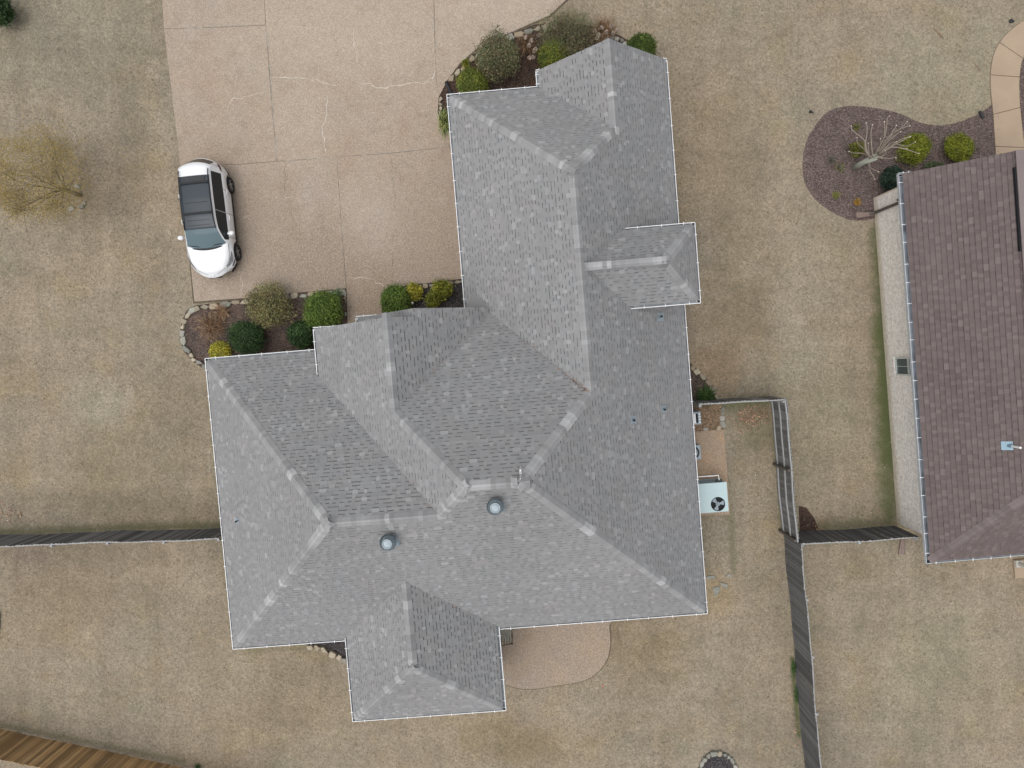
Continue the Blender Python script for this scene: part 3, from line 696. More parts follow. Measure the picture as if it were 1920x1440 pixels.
# gutters with strap brackets
def gutter(A, B, out, h, parent, fun, width=.115, sp=.95, jog=True, white=M_WHITE, trough=M_TROUGH, endcaps=(0, 0)):
    A = np.array(A, float); B = np.array(B, float); o = np.array(out, float); L_ = np.linalg.norm(B - A); d = (B - A) / L_
    prof = [(-width, .012), (-width, -.09), (-.012, -.09), (-.012, .004), (.012, .004), (.012, -.125), (-width - .012, -.125), (-width - .012, .012)]
    Vg = []
    for P in (A, B):
        for x, z in prof: Vg.append((*(P + o * x), h + z))
    n = len(prof); F = [(i, (i + 1) % n, n + (i + 1) % n, n + i) for i in range(n)] + [tuple(range(n)), tuple(range(2 * n - 1, n - 1, -1))]
    m = [1, 1, 1, 0, 0, 0, 0, 0, 0, 0]
    me = mk('gutter', Vg, F, [white, trough], [1.0] * len(F), m); g = fun('gutter', me)
    k = max(1, int(L_ / sp)); ang = math.atan2(d[1], d[0])
    for i in range(k + 1):
        s = (i + .5) / (k + 1) * L_ + random.uniform(-.06, .06); c = A + d * s - o * (width / 2 - .02)
        key = 'bracket'; mb = MB(); mb.box((0, 0, 0), (.022, width + .04, .008))
        if not hasattr(gutter, 'me'): gutter.me = {}
        if width not in gutter.me: gutter.me[width] = mb.mesh('bracket', M_WHITE)
        b = link('bracket', gutter.me[width], g); b.location = (c[0], c[1], h + .018); b.rotation_euler = (0, 0, ang)
    return g
hg = lambda n, m: hobj(n, m)
c = C_
for A, B, o, h in (((c['uWL'], c['vS']), (c['uWL'], c['vNL']), (-1, 0), HE), ((c['uWL'], c['vS']), (c['uBW'], c['vS']), (0, -1), HE), ((c['uBE'], c['vS']), (c['uE'], c['vS']), (0, -1), HE),
                   ((c['uE'], c['vS']), (c['uE'], c['vG']), (1, 0), HE), ((c['uWL'], c['vNL']), (c['uG'], c['vNL']), (0, 1), HE), ((c['uG'], V['g2v'][1]), (c['uG'], c['vG2'] + .0), (-1, 0), c['h2']),
                   ((c['uG'], c['vG2'] + .06), (c['uG'] + 1.0, c['vG2'] + .06), (0, 1), c['h2']), ((c['uP'], c['vG2'] - .3), (c['uP'], c['vP']), (-1, 0), c['hP']), ((c['uP'], c['vP'] + .06), (c['uP'] + 1.0, c['vP'] + .06), (0, 1), c['hP']),
                   ((c['uWG'], c['vP']), (c['uWG'], c['vNG']), (-1, 0), HE), ((c['uWG'], c['vNG']), (c['uWS'], c['vNG']), (0, 1), HE), ((c['uWS'], c['vNG']), (c['uWS'], c['vG']), (-1, 0), HE),
                   ((c['uWS'], c['vG'] + .05), (c['uWS'] + .35, c['vG'] + .05), (0, 1), HE), ((c['uE'] - .35, c['vG'] + .05), (c['uE'], c['vG'] + .05), (0, 1), HE),
                   ((c['uBW'], V['bWv'][1]), (c['uBW'], c['vBS']), (-1, 0), c['hb']), ((c['uBE'], V['bEv'][1]), (c['uBE'], c['vBS']), (1, 0), c['hb']), ((c['uBW'], c['vBS']), (c['uBE'], c['vBS']), (0, -1), c['hb']),
                   ((c['uY'], c['vYS']), (c['uY'], c['vYN']), (1, 0), c['hy']), ((V['yNv'][0], c['vYN']), (c['uY'], c['vYN']), (0, 1), c['hy']), ((V['ySv'][0], c['vYS']), (c['uY'], c['vYS']), (0, -1), c['hy'])):
    gutter(A, B, o, h, house, hg)

# walls, soffits, gable walls
EAVE = [(c['uWL'], c['vS']), (c['uBW'], c['vS']), (c['uBW'], c['vBS']), (c['uBE'], c['vBS']), (c['uBE'], c['vS']), (c['uE'], c['vS']), (c['uE'], c['vG']), (c['uWS'], c['vG']), (c['uWS'], c['vNG']),
        (c['uWG'], c['vNG']), (c['uWG'], c['vP']), (c['uP'], c['vP']), (c['uP'], c['vG2']), (c['uG'], c['vG2']), (c['uG'], c['vNL']), (c['uWL'], c['vNL'])]
WALL = inset(EAVE, .42)
hobj('wall', sheet('tmpw', WALL, 2.66, M_BRICK2, thick=2.66).data); bpy.data.objects.remove(bpy.data.objects['tmpw'])
hobj('soffit', sheet('tmps', inset(EAVE, .13), 2.69, M_SOFFIT, thick=.02).data); bpy.data.objects.remove(bpy.data.objects['tmps'])
mb = MB()
def gable_wall(v, ua, ub, za, zb, ap, z0):
    mb.add([(ua, v, z0), (ub, v, z0), (ub, v, zb), (ap[0], v, ap[1]), (ua, v, za)], [(0, 1, 2, 3, 4)])
    mb.add([(ua, v - .1, z0), (ub, v - .1, z0), (ub, v - .1, zb), (ap[0], v - .1, ap[1]), (ua, v - .1, za)], [(4, 3, 2, 1, 0)])
gable_wall(c['vG'] - .3, c['uWS'] + .15, c['uE'] - .15, HE, HE, (V['Ga'][0], V['Ga'][2] - .14), 2.6)
gable_wall(c['vG2'] - .28, c['uG'] + .3, c['uWG'] + .1, c['h2'] + .1, zz(PE2, c['uWG'] + .1, 0) - .14, (V['g2a'][0], V['g2a'][2] - .14), 2.6)
gable_wall(c['vP'] - .22, c['uP'] + .25, c['uWG'], c['hP'] + .1, zz(PE2, c['uWG'], 0) - .14, (V['ePa'][0], V['ePa'][2] - .14), 2.6)
mb.box((c['uG'] + .42, (c['vG2'] + V['g2v'][1]) / 2 - .14, 3.1), (.12, c['vG2'] - V['g2v'][1] - .3, 1.1))
mb.box(((V['yNv'][0] + c['uY'] - .42) / 2, (c['vYN'] + c['vYS']) / 2, 3.75), (c['uY'] - .42 - V['yNv'][0], c['vYN'] - c['vYS'] - .5, 2.1))
hobj('gable_wall', mb.mesh('gable_wall', M_BRICK2))
mb = MB(); mb.box(((V['yNv'][0] + c['uY']) / 2 + .1, (c['vYN'] + c['vYS']) / 2, c['hy'] - .09), (c['uY'] - V['yNv'][0] - .3, c['vYN'] - c['vYS'] - .26, .03)); hobj('soffit', mb.mesh('soffit', M_SOFFIT))
# rake boards
def rake(P, Q, v):
    mb = MB(); P = np.array(P); Q = np.array(Q); mb.add([(P[0], v, P[2] - .02), (Q[0], v, Q[2] - .02), (Q[0], v, Q[2] - .16), (P[0], v, P[2] - .16), (P[0], v - .03, P[2] - .02), (Q[0], v - .03, Q[2] - .02), (Q[0], v - .03, Q[2] - .16), (P[0], v - .03, P[2] - .16)],
        [(0, 1, 2, 3), (4, 7, 6, 5), (0, 4, 5, 1), (3, 2, 6, 7)])
    hobj('rake_board', mb.mesh('rake_board', M_SOFFIT))
rake(V['WSv'], V['Ga'], c['vG'] - .01); rake(V['Ga'], V['NE'], c['vG'] - .01); rake(V['g2w'], V['g2a'], c['vG2'] - .01); rake(V['ePw'], V['ePa'], c['vP'] - .01); rake(V['ePa'], V['ePv'], c['vP'] - .01)
# entry step pier (grey-brown stone seen beside the entry gutter)
# turbine vents and pipe vents
def uvof(px, py, pl):
    """where the sight line of this place meets a roof plane (house frame)"""
    h = 5.0
    for _ in range(40):
        q = G(px, py, h); cs_, sn = math.cos(TH), math.sin(TH); u = cs_ * q[0] + sn * q[1]; v = -sn * q[0] + cs_ * q[1]; h = .5 * h + .5 * zz(pl, u, v)
    return u, v, h
M_TURB = simple('turbine_steel', (.22, .27, .30), .5, .2, .4, .1, 9); M_TCAP = simple('turbine_cap', (.36, .42, .45), .6, .1, .3, .1, 9)
def turbine(px, py, ln):
    u, v, z = uvof(px, py + 1, PS)
    base = MB(); base.lathe([(.23, -.12), (.20, .02), (.16, .10), (.16, .30), (.18, .31)], (u, v, z), 24); base.box((u, v, z - .06), (.5, .5, .03), 0)
    b = hobj('turbine_vent', base.mesh('turbine_vent', M_GALV, True)); tag(b, ln)
    hd = MB(); n = 26
    for k in range(n):
        a0 = 2 * math.pi * k / n; Vv = []
        for j in range(7):
            ph = -1.05 + 2.0 * j / 6; r = .265 * math.cos(ph * .93); zc = .31 + .17 + .18 * math.sin(ph)
            for da, dr in ((0, 0), (.17, -.028)):
                a = a0 + da + .18 * j / 6; Vv.append((u + (r + dr) * math.cos(a), v + (r + dr) * math.sin(a), z + zc))
        hd.add(Vv, [(2 * j, 2 * j + 1, 2 * j + 3, 2 * j + 2) for j in range(6)])
    link('turbine_head', hd.mesh('turbine_head', M_TURB), b)
    cp = MB(); cp.lathe([(.155, .625), (.15, .645), (.115, .655), (.11, .648), (.04, .66), (.01, .672)], (u, v, z), 24); link('cap', cp.mesh('cap', M_TURB, False), b); cq = MB(); cq.lathe([(.150, .648), (.146, .668), (.128, .668), (.122, .65)], (u, v, z), 28); link('cap_ring', cq.mesh('cap_ring', M_TCAP), b); cq = MB(); cq.lathe([(.10, .655), (.09, .664), (.02, .676)], (u, v, z), 20); link('cap_centre', cq.mesh('cap_centre', M_TCAP), b)
    co = MB(); co.lathe([(.13, .3), (.14, .62)], (u, v, z), 16); link('core', co.mesh('core', M_DARK), b)
turbine(733, 1009, 'round metal turbine vent on the lower-left part of the rear slope')
turbine(930, 943, 'round metal turbine vent just below the main ridge')
def pipe(px, py, pl, r=.03, h=.28, mt=None, lab=None, g=(.3, .34)):
    u, v, z = uvof(px, py, pl); m = MB(); n = Vector((-pl[0], -pl[1], 1)).normalized()
    s1 = Vector((n.z, 0, -n.x)).normalized() if abs(n.x) > .1 else Vector((1, 0, 0)); s2 = n.cross(s1); c0 = Vector((u, v, z)) + n * .03
    m.add([tuple(c0 + s1 * a * g[0] / 2 + s2 * b * g[1] / 2) for a, b in ((-1, -1), (1, -1), (1, 1), (-1, 1))] + [tuple(c0 + s1 * a * g[0] / 2 + s2 * b * g[1] / 2 - n * .04) for a, b in ((-1, -1), (1, -1), (1, 1), (-1, 1))],
          [(0, 1, 2, 3), (0, 4, 5, 1), (1, 5, 6, 2), (2, 6, 7, 3), (3, 7, 4, 0)], 0, 1.05)
    m.tube([(u, v, z - .1), (u, v, z + h)], r * 1.35, 12, 0, .9, False); m.tube([(u, v, z + h - .02), (u, v, z + h + .002)], r, 12, 1, 1)
    o = hobj('pipe_vent', m.mesh('pipe_vent', [M_GALV, M_DARK])); 
    if lab: o['label'] = lab
pipe(1244, 767, PE, g=(.26, .26)); pipe(1187, 787, PE, g=(.26, .26)); pipe(446, 976, PWL, .025, .2, g=(.24, .22)); pipe(1238, 594, PE, .03, .25, g=(.34, .3))
u, v, z = uvof(976, 874, PN); m = MB(); m.tube([(u, v, z), (u, v, z + 2.2)], [.02, .012], 6); m.box((u, v, z + .9), (.05, .12, .3)); hobj('mast', m.mesh('mast', M_PLASTICW))
u, v, z = uvof(966, 902, PS); m = MB(); m.box((u, v, z + .06), (.13, .22, .05)); hobj('ridge_bracket', m.mesh('ridge_bracket', M_CAP))
# corrugated downspout leader by the top-left corner
dp = MB(); q0 = G(836, 153, .12); q1 = G(841, 166, .12); q2 = G(850, 182, .10); q3 = G(858, 205, .10)
pts = smooth_line([q0, q1, q2, q3], 10); dp.tube(pts, [.055 + .010 * (i % 2) for i in range(len(pts))], 10)
tag(dp.obj('drain_pipe', M_BLK), 'black corrugated drain pipe at the garage corner by the stone edging', 'drain pipe')
m = MB()
for i in range(3): m.box((C_['uP'] - .32 + i * .0, C_['vP'] - .35 - i * .3, .16 + .17 * i), (1.1, .34, .34 + .0 * i), 0, 0, .9 + .1 * i)
hobj('entry_step', m.mesh('entry_step', M_ST[2]))

# ================================================================== THE BROWN-ROOFED HOUSE
TN = math.radians(5.2); MN = Matrix.Rotation(TN, 4, 'Z')
NO = (18.0, -1.5); nbl = MN @ Vector((NO[0], NO[1], 0))
nb = empty('house', nbl, TN, 'neighbouring pale brick house with a brown-purple shingle roof at the right edge', 'house')
def nobj_(name, me): return link(name, me, nb, (-NO[0], -NO[1], 0))
def NL(px, py, h):
    q = G(px, py, h); return math.cos(TN) * q[0] + math.sin(TN) * q[1], -math.sin(TN) * q[0] + math.cos(TN) * q[1]
NE_, uW_, vS_, vN_, uR_ = 2.75, 14.22, -8.88, 5.45, 17.12
NP = .70; nW = (NP, 0, NE_ - NP * uW_); nS = (0, NP, NE_ - NP * vS_); zR = NE_ + NP * (uR_ - uW_); nE = (-NP, 0, zR + NP * uR_)
run = uR_ - uW_; uE3 = uR_ + 6
nfaces = [(nW, [(uW_, vS_), (uR_, vS_ + run), (uR_, vN_), (uW_, vN_)]), (nS, [(uW_, vS_), (uE3, vS_), (uE3, vS_ + run - .0), (uR_, vS_ + run)]), (nE, [(uR_, vS_ + run), (uR_ + 2.9, vS_ + run), (uR_ + 2.9, vN_), (uR_, vN_)])]
NT = [.88] * 3 + [.95] * 4 + [1.0] * 4 + [1.06] * 3 + [1.14]
nroof = lay_roof('roof', nfaces, [NE_, NE_, NE_], nb, nobj_, M_SHN, M_CAPN, .172, (.12, .14, .17, .22), NT, ((.12, .15, .18), (.84, .94), 0), .70, MN, 300, .008, .02, .17, line=.15)
caps([((uW_ + .1, vS_ + .1, NE_ + .07), (uR_, vS_ + run, zR), nW, nS)], nroof, M_CAPN, [.9, .97, 1.03, 1.1], MN, 100, .17)
# raised ridge vent strip with its slot's shadow painted black, capped in paler shingles
m = MB(); m.box((uR_ - .02, vN_ - .55 - 1.4, zR - .02), (.30, 2.8, .09), 0, 1); m.box((uR_ + .02, (vN_ + vS_ + run) / 2, zR + .05), (.27, vN_ - vS_ - run, .03), 0, 0, 1.25)
link('ridge_vent', m.mesh('ridge_vent', [M_CAPN, M_DARK]), nroof)
NW_ = simple('pale_gutter', (.42, .445, .47), .45, 0, .5, .08, 3)
gutter((uW_, vS_), (uW_, vN_), (-1, 0), NE_, nb, nobj_, .13, .72, white=NW_, trough=simple('wet_gutter', (.20, .22, .25), .35, 0, .5, .6, 2))
gutter((uW_, vS_), (uE3, vS_), (0, -1), NE_, nb, nobj_, .13, .72, white=NW_, trough=NW_); gutter((uW_, vN_ + .05), (uW_ + .45, vN_ + .05), (0, 1), NE_, nb, nobj_, .13, 2, white=NW_, trough=NW_)
WX = 14.64
nwp = [(WX, -8.05), (uE3 - .4, -8.3), (uE3 - .4, 5.12), (WX, 5.12)]
w0 = sheet('tmpw', nwp, 2.62, M_BRICK, thick=2.62); nobj_('wall', w0.data); bpy.data.objects.remove(w0)
m = MB(); m.box(((uW_ + uE3) / 2 + .1, (vS_ + vN_) / 2, NE_ - .1), (uE3 - uW_ - .28, vN_ - vS_ - .26, .02)); nobj_('soffit', m.mesh('soffit', simple('brown_soffit', (.30, .27, .24), .7)))
m = MB(); m.add([(uW_ + .3, vN_ - .3, 2.6), (uR_ + 2.6, vN_ - .3, 2.6), (uR_, vN_ - .3, zR - .15)], [(0, 1, 2), (2, 1, 0)]); nobj_('gable_wall', m.mesh('gable_wall', M_BRICK))
# soldier-laid quoin edge: corner bricks at the top-left corner, one by one
bm_ = MB(); bm_.box((0, 0, 0), (.11, .055, .068)); qb = bm_.mesh('brick', M_BRICK)
for k in range(34): o = link('brick', qb, nb); o.location = (WX + .05 - NO[0], 5.12 + .02 + (.012 if k % 2 else 0) - NO[1], .06 + k * .0765)
# window
def wall_hit(px, py):
    lo, hi = 0., 3.
    for _ in range(40):
        h = (lo + hi) / 2
        if NL(px, py, h)[0] > WX: lo = h
        else: hi = h
    return NL(px, py, h)[1], h
v1, z1 = wall_hit(1681, 671); v2, z2 = wall_hit(1684, 702); va, vb = max(v1, v2), min(v1, v2); zb_ = (z1 + z2) / 2; zt_ = min(2.55, zb_ + 1.45)
vm = (va + vb) / 2; wd = va - vb
fr = MB(); X0 = WX - .03
for vv in (va, vb): fr.box((X0, vv, (zb_ + zt_) / 2), (.09, .06, zt_ - zb_))
for z_ in (zb_, zt_, zb_ + (zt_ - zb_) * .62): fr.box((X0 - .005, vm, z_), (.085, wd - .05, .05))
M_FR = simple('greenish_frame', (.50, .53, .50), .5)
win = nobj_('window', fr.mesh('window', M_FR)); gl = N('window_glass'); M_GL = gl.done((.045, .075, .085), .08, 0, .6)
m = MB(); m.box((WX - .012, vm, (zb_ + zt_) / 2), (.02, wd - .07, zt_ - zb_ - .04)); link('pane', m.mesh('pane', M_GL), win)
m = MB(); m.box((WX - .028, vm, (zb_ + zt_) / 2), (.02, .018, zt_ - zb_ - .05)); link('muntin', m.mesh('muntin', M_FR), win)
m = MB(); m.box((WX - .05, vm, zb_ - .05), (.14, wd + .12, .05)); link('sill', m.mesh('sill', M_BRICK), win)
# downspouts
def downspout(v, elbow):
    m = MB(); m.box((WX - .05, v, 1.3), (.075, .10, 2.4)); m.tube([(WX - .05, v, 2.5), (uW_ - .04, v, 2.62)], .05, 6); m.tube([(WX - .05, v, .14), (WX - .22, v, .05)], .055, 6)
    d = nobj_('downspout', m.mesh('downspout', M_BROWNM))
dv1 = NL(1640, 400, 0)[1]; downspout(dv1, 1)
m = MB(); vS2 = -8.05; m.box((WX + .25, vS2 - .06, 1.3), (.10, .075, 2.4)); m.tube([(WX + .25, vS2 - .06, 2.5), (WX + .05, vS_ + .1, 2.62)], .05, 6); nobj_('downspout', m.mesh('downspout', M_BROWNM))
def splash(px, py, ang, lab):
    m = MB(); L_ = .68
    m.add([(0, -.07, 0), (L_, -.12, 0), (L_, .12, 0), (0, .07, 0), (0, -.07, .09), (L_, -.13, .07), (L_, .13, .07), (0, .07, .09), (.03, -.045, .035), (L_, -.095, .02), (L_, .095, .02), (.03, .045, .035)],
          [(0, 1, 5, 4), (2, 3, 7, 6), (3, 0, 4, 7), (4, 5, 9, 8), (6, 7, 11, 10), (8, 9, 10, 11), (7, 4, 8, 11), (1, 2, 10, 9), (1, 9, 5), (2, 6, 10)])
    m.box((L_ / 2, 0, .04), (L_ - .05, .012, .02))
    o = m.obj('splash_block', M_TERRA); g = G(px, py); o.location = (g[0], g[1], .01); o.rotation_euler = (0, 0, ang); tag(o, lab, 'splash block')
splash(1637, 402, math.pi + .06, 'brown splash block in the mulch below the brick wall downspout')
splash(1691, 1008, -math.pi / 2 - .05, 'reddish splash block on the grass below the end of the short fence')
# roof pipe of the neighbour
u0, v0 = NL(1874, 833, 3.9); z0 = zz(nW, u0, v0); m = MB(); n = Vector((-NP, 0, 1)).normalized(); c0 = Vector((u0, v0, z0)) + n * .035; s1 = Vector((n.z, 0, -n.x)); s2 = Vector((0, 1, 0))
m.add([tuple(c0 + s1 * a * .17 + s2 * b * .15) for a, b in ((-1, -1), (1, -1), (1, 1), (-1, 1))], [(0, 1, 2, 3)], 0, .75)
m.tube([(u0 + .03, v0, z0), (u0 + .03, v0, z0 + .22)], .06, 10, 0, .9); m.tube([(u0 + .03, v0, z0 + .2), (u0 + .03, v0, z0 + .62)], .038, 10, 1)
nobj_('pipe_vent', m.mesh('pipe_vent', [simple('blue_flashing', (.30, .43, .52), .4, .3), M_PLASTICW]))
# back slab and porch post of the neighbour
m = MB(); g0 = NL(1899, 1062, 0); m.box((g0[0] + 1.8, g0[1] - .1, .05), (3.6, .75, .1)); nobj_('porch_slab', m.mesh('porch_slab', M_WALK))
g1 = NL(1908, 1056, .1); m = MB(); m.box((g1[0], g1[1], .16), (.26, .26, .12)); m.lathe([(.10, .2), (.085, .3), (.075, 2.5), (.10, 2.62)], (g1[0], g1[1], 0), 16); nobj_('porch_post', m.mesh('porch_post', simple('cream_post', (.50, .50, .46), .5)))

# ================================================================== FENCES
def fence(A, B, label, mat=M_WOODG, h=1.83, bw=.14, side=1, rails=True, postsp=2.4, tonev=(.55, 1.6), railmat=M_WOODL, capw=M_WOODC, wob=.02, topshade=True, postmat=None):
    A = np.array(A[:2]); B = np.array(B[:2]); L_ = np.linalg.norm(B - A); d = (B - A) / L_; ang = math.atan2(d[1], d[0])
    nn = np.array([-d[1], d[0]]) * side                 # rails and posts stand on this side
    f = empty('fence', (A[0], A[1], 0), ang, label, 'fence')
    k = int(L_ / bw); sy = side; cache = []
    for j in range(10):
        b = MB(); hh = h + random.uniform(-.02, .02); w2 = bw * .5 - .006; tn = random.uniform(*tonev); a = .02
        b.add([(-w2, -.009, .03), (w2, -.009, .03), (w2, .009, .03), (-w2, .009, .03), (-w2, -.009, hh - a), (w2, -.009, hh - a), (w2, .009, hh - a), (-w2, .009, hh - a), (-w2 + .03, -.009, hh), (w2 - .03, -.009, hh), (w2 - .03, .009, hh), (-w2 + .03, .009, hh)],
              [(0, 1, 5, 9, 8, 4), (3, 7, 11, 10, 6, 2), (0, 4, 7, 3), (1, 2, 6, 5), (4, 8, 11, 7), (5, 6, 10, 9)], 0, tn); b.add([(-w2 + .03, -.009, hh + .001), (w2 - .03, -.009, hh + .001), (w2 - .03, .009, hh + .001), (-w2 + .03, .009, hh + .001)], [(0, 1, 2, 3)], 1, 1.2)
        cache.append(b.mesh('board', [mat, capw]))
    ph = random.uniform(0, 6)
    def wv(s): return wob * math.sin(s * 1.1 + ph) + wob * .6 * math.sin(s * 2.7 + 2 * ph)
    for i in range(k):
        s = (i + .5) * bw; o = link('board', random.choice(cache), f); o.location = (s, wv(s) + random.uniform(-.004, .004), random.uniform(-.012, .012)); o.rotation_euler = (random.uniform(-.006, .006), random.uniform(-.006, .006), random.uniform(-.03, .03))
    if rails:
        for z in (.22, .98, 1.70):
            n = max(1, round(L_ / postsp))
            for q in range(n):
                s0, s1 = L_ * q / n + .01, L_ * (q + 1) / n - .01; m = MB(); nseg = 4
                for w_ in range(nseg):
                    a0 = s0 + (s1 - s0) * w_ / nseg; a1 = s0 + (s1 - s0) * (w_ + 1) / nseg; y0, y1 = wv(a0) + .033 * sy, wv(a1) + .033 * sy
                    m.add([(a0, y0 - .02, z), (a1, y1 - .02, z), (a1, y1 + .02, z), (a0, y0 + .02, z), (a0, y0 - .02, z + .085), (a1, y1 - .02, z + .085), (a1, y1 + .02, z + .085), (a0, y0 + .02, z + .085)], [(0, 3, 2, 1), (4, 5, 6, 7), (0, 1, 5, 4), (2, 3, 7, 6)])
                m.obj('rail', railmat, f)
    n = max(1, round(L_ / postsp))
    for q in range(n + 1):
        s = min(max(L_ * q / n, .06), L_ - .06); m = MB(); m.box((0, 0, .86), (.09, .09, 1.72)); o = m.obj('post', postmat or railmat, f); o.location = (s, wv(s) + .105 * sy, 0)
    return f
F1 = fence(G(-150, 1008), G(445, 989), 'long weathered grey board fence running left from the grey house', side=-1)
F2 = fence(G(1290, 752.5), G(1443, 742), 'short grey board fence from the right house wall to the corner', side=-1)
F3 = fence(G(1443, 742), G(1466, 996), 'grey fence with pale rails facing the cooling units', side=-1, tonev=(1.0, 1.6), postmat=M_BROWNM)
F4 = fence(G(1469, 998), G(1522, 1600), 'dark grey board fence running down to the bottom edge', side=1, tonev=(.5, 1.15))
F5 = fence(G(1471, 998), G(1678, 986), 'dark grey board fence joining the neighbour brick wall', side=-1, tonev=(.45, 1.05))
F6 = fence(G(-160, 1332), G(520, 1475), 'brown board fence crossing the bottom-left corner', mat=M_WOODB, side=-1, tonev=(.6, 1.7), railmat=M_WOODB, wob=.01)

# ================================================================== STONES
def stone_mesh(sx, sy, sz, mat, tone):
    n = random.choice((4, 5, 5, 6)); b = []
    for i in range(n):
        a = 2 * math.pi * (i + random.uniform(-.28, .28)) / n; r = random.uniform(.84, 1.12); b.append((math.copysign(abs(math.cos(a)) ** .7, math.cos(a)) * sx / 2 * r, math.copysign(abs(math.sin(a)) ** .7, math.sin(a)) * sy / 2 * r))
    V_ = [(x * .92, y * .92, -.03) for x, y in b] + [(x, y, sz * .6) for x, y in b] + [(x * .84, y * .84, sz * random.uniform(.9, 1.05)) for x, y in b]
    F = [(i, (i + 1) % n, n + (i + 1) % n, n + i) for i in range(n)] + [(n + i, n + (i + 1) % n, 2 * n + (i + 1) % n, 2 * n + i) for i in range(n)] + [tuple(range(2 * n, 3 * n))]
    return mk('stone', V_, F, mat, [tone] * len(F))
def stones(path, label, size=(.30, .2), inward=.1, hgt=.12, mats=(0, 0, 1, 2, 3), closed=False, skipp=.03, cat='stone edging', rows=1):
    P = [np.array(p) for p in GP(path)]
    if closed: P.append(P[0])
    c0 = sum(P) / len(P); r = empty('stone_border', (P[0][0], P[0][1], 0), 0, label, cat); seg = 0; s = 0
    d_all = [np.linalg.norm(P[i + 1] - P[i]) for i in range(len(P) - 1)]; tot = sum(d_all)
    def at(s):
        for i, L_ in enumerate(d_all):
            if s <= L_ or i == len(d_all) - 1: return P[i] + (P[i + 1] - P[i]) * min(1, s / L_), (P[i + 1] - P[i]) / L_
            s -= L_
    while s < tot - .08:
        w = size[0] * random.uniform(.45, 1.2)
        if random.random() > skipp:
            q, d = at(s + w / 2); nn = np.array([-d[1], d[0]]); 
            if nn @ (c0 - q) < 0: nn = -nn
            hh = size[1] * random.uniform(.6, 1.05); q = q + nn * (inward * random.uniform(.7, 1.3))
            o = link('stone', stone_mesh(w * 1.10, hh, hgt * random.uniform(.75, 1.25), M_ST[random.choice(mats)], random.uniform(.6, 1.12)), r)
            o.location = (q[0] - P[0][0], q[1] - P[0][1], 0); o.rotation_euler = (random.uniform(-.05, .05), random.uniform(-.05, .05), math.atan2(d[1], d[0]) + random.uniform(-.15, .15))
        s += w
    return r
stones([(650, 541), (560, 549), (440, 563), (400, 569), (366, 573), (350, 583), (340, 603), (337, 630), (344, 658), (362, 678), (388, 696)], 'curved row of flat buff and grey stones edging the front-left bed', (.40, .27), .12)
stones([(651, 545), (652, 600)], 'short row of small stones beside the entry walk', (.16, .12), .07, .08)
stones([(716, 552), (730, 543), (762, 537), (810, 531), (866, 524)], 'thin stones edging the small bed under the garage wall', (.42, .2), .09, .1, (0, 1, 3))
stones([(838, 243), (823, 213), (824, 182)], 'stones by the strap-leaved plant at the garage corner', (.28, .2), .08, mats=(0, 1))
stones([(836, 150), (863, 122), (893, 96), (926, 78), (964, 62), (1003, 47), (1040, 43)], 'stone edging between the driveway and the top bed', (.36, .32), .15, mats=(0, 0, 2, 1, 3))
stones([(1130, 58), (1165, 72), (1185, 90)], 'grey stones peeping out beside the gable peak', (.34, .26), .1, mats=(1, 2))
stones([(1297, 684), (1318, 704), (1336, 723), (1346, 745)], 'buff jagged stones edging the bed above the side fence', (.32, .26), .08, .12, (0, 0, 3))
stones([(576, 1209), (600, 1213), (622, 1227), (642, 1237), (662, 1243)], 'buff stones edging the black bed beside the rear bump', (.40, .30), .05, .14, (0, 0, 1))
stones(RING, 'round ring of grey-green stones at the bottom edge', (.32, .28), .06, .14, (1, 2, 2, 0), True)
stones(RING_W, 'arc of dark green-grey stones at the left edge', (.24, .16), .05, .12, (2, 2, 1), True)
stones([(1352, 762), (1352, 790), (1354, 803)], 'loose flagstones along the edge of the bare soil', (.3, .3), .06, .06, (2, 1))
stones([(1352, 801), (1330, 803), (1312, 805)], 'row of broken flagstones above the equipment pad', (.34, .24), .02, .06, (2, 1, 3))
stones([(120, 350), (140, 340), (165, 348), (172, 370), (160, 392), (132, 398)], 'grey rocks scattered at the foot of the budding tree', (.3, .24), .12, .1, (1, 2), skipp=.55)
for px, py, sx, sy, rz, lab in ((1366, 1079, .28, .2, .4, 'small grey stepping stone farthest from the house corner'), (1358, 1097, .42, .26, -.6, 'grey-purple stepping stone in the middle of the group'),
                                (1341, 1108, .36, .52, -.4, 'largest stepping stone, nearest the bottom of the group'), (1333, 1082, .46, .18, .15, 'long pale stepping stone next to the gutter')):
    g = G(px, py); o = link('stepping_stone', stone_mesh(sx, sy, .035, M_ST[2 if sx > .3 else 1], .85)); o.location = (g[0], g[1], .01); o.rotation_euler = (0, 0, rz); tag(o, lab, 'stepping stone', 'stepping stones by the house corner')

# ================================================================== PLANTS
def leaves(cen, nrm, size, asp=.5, tones=(.6, 1.5), droop=.6):
    n = len(cen); a = rng.normal(size=(n, 3)); a /= np.linalg.norm(a, axis=1)[:, None]
    nr = nrm * (1 - droop) + a * droop; nr /= np.linalg.norm(nr, axis=1)[:, None] + 1e-9
    b = np.cross(nr, rng.normal(size=(n, 3))); b /= np.linalg.norm(b, axis=1)[:, None] + 1e-9; c_ = np.cross(nr, b)
    s = (size * rng.uniform(.6, 1.35, n))[:, None]; b = b * s / 2; c_ = c_ * s * asp / 2
    Vv = np.stack([cen - b, cen - c_ * .9, cen + b, cen + c_ * .9], 1).reshape(-1, 3); F = np.arange(4 * n).reshape(n, 4)
    return Vv, F, rng.uniform(tones[0], tones[1], n)
def lumps(k): 
    d = rng.normal(size=(k, 3)); d /= np.linalg.norm(d, axis=1)[:, None]; return d, rng.uniform(-.16, .16, k)
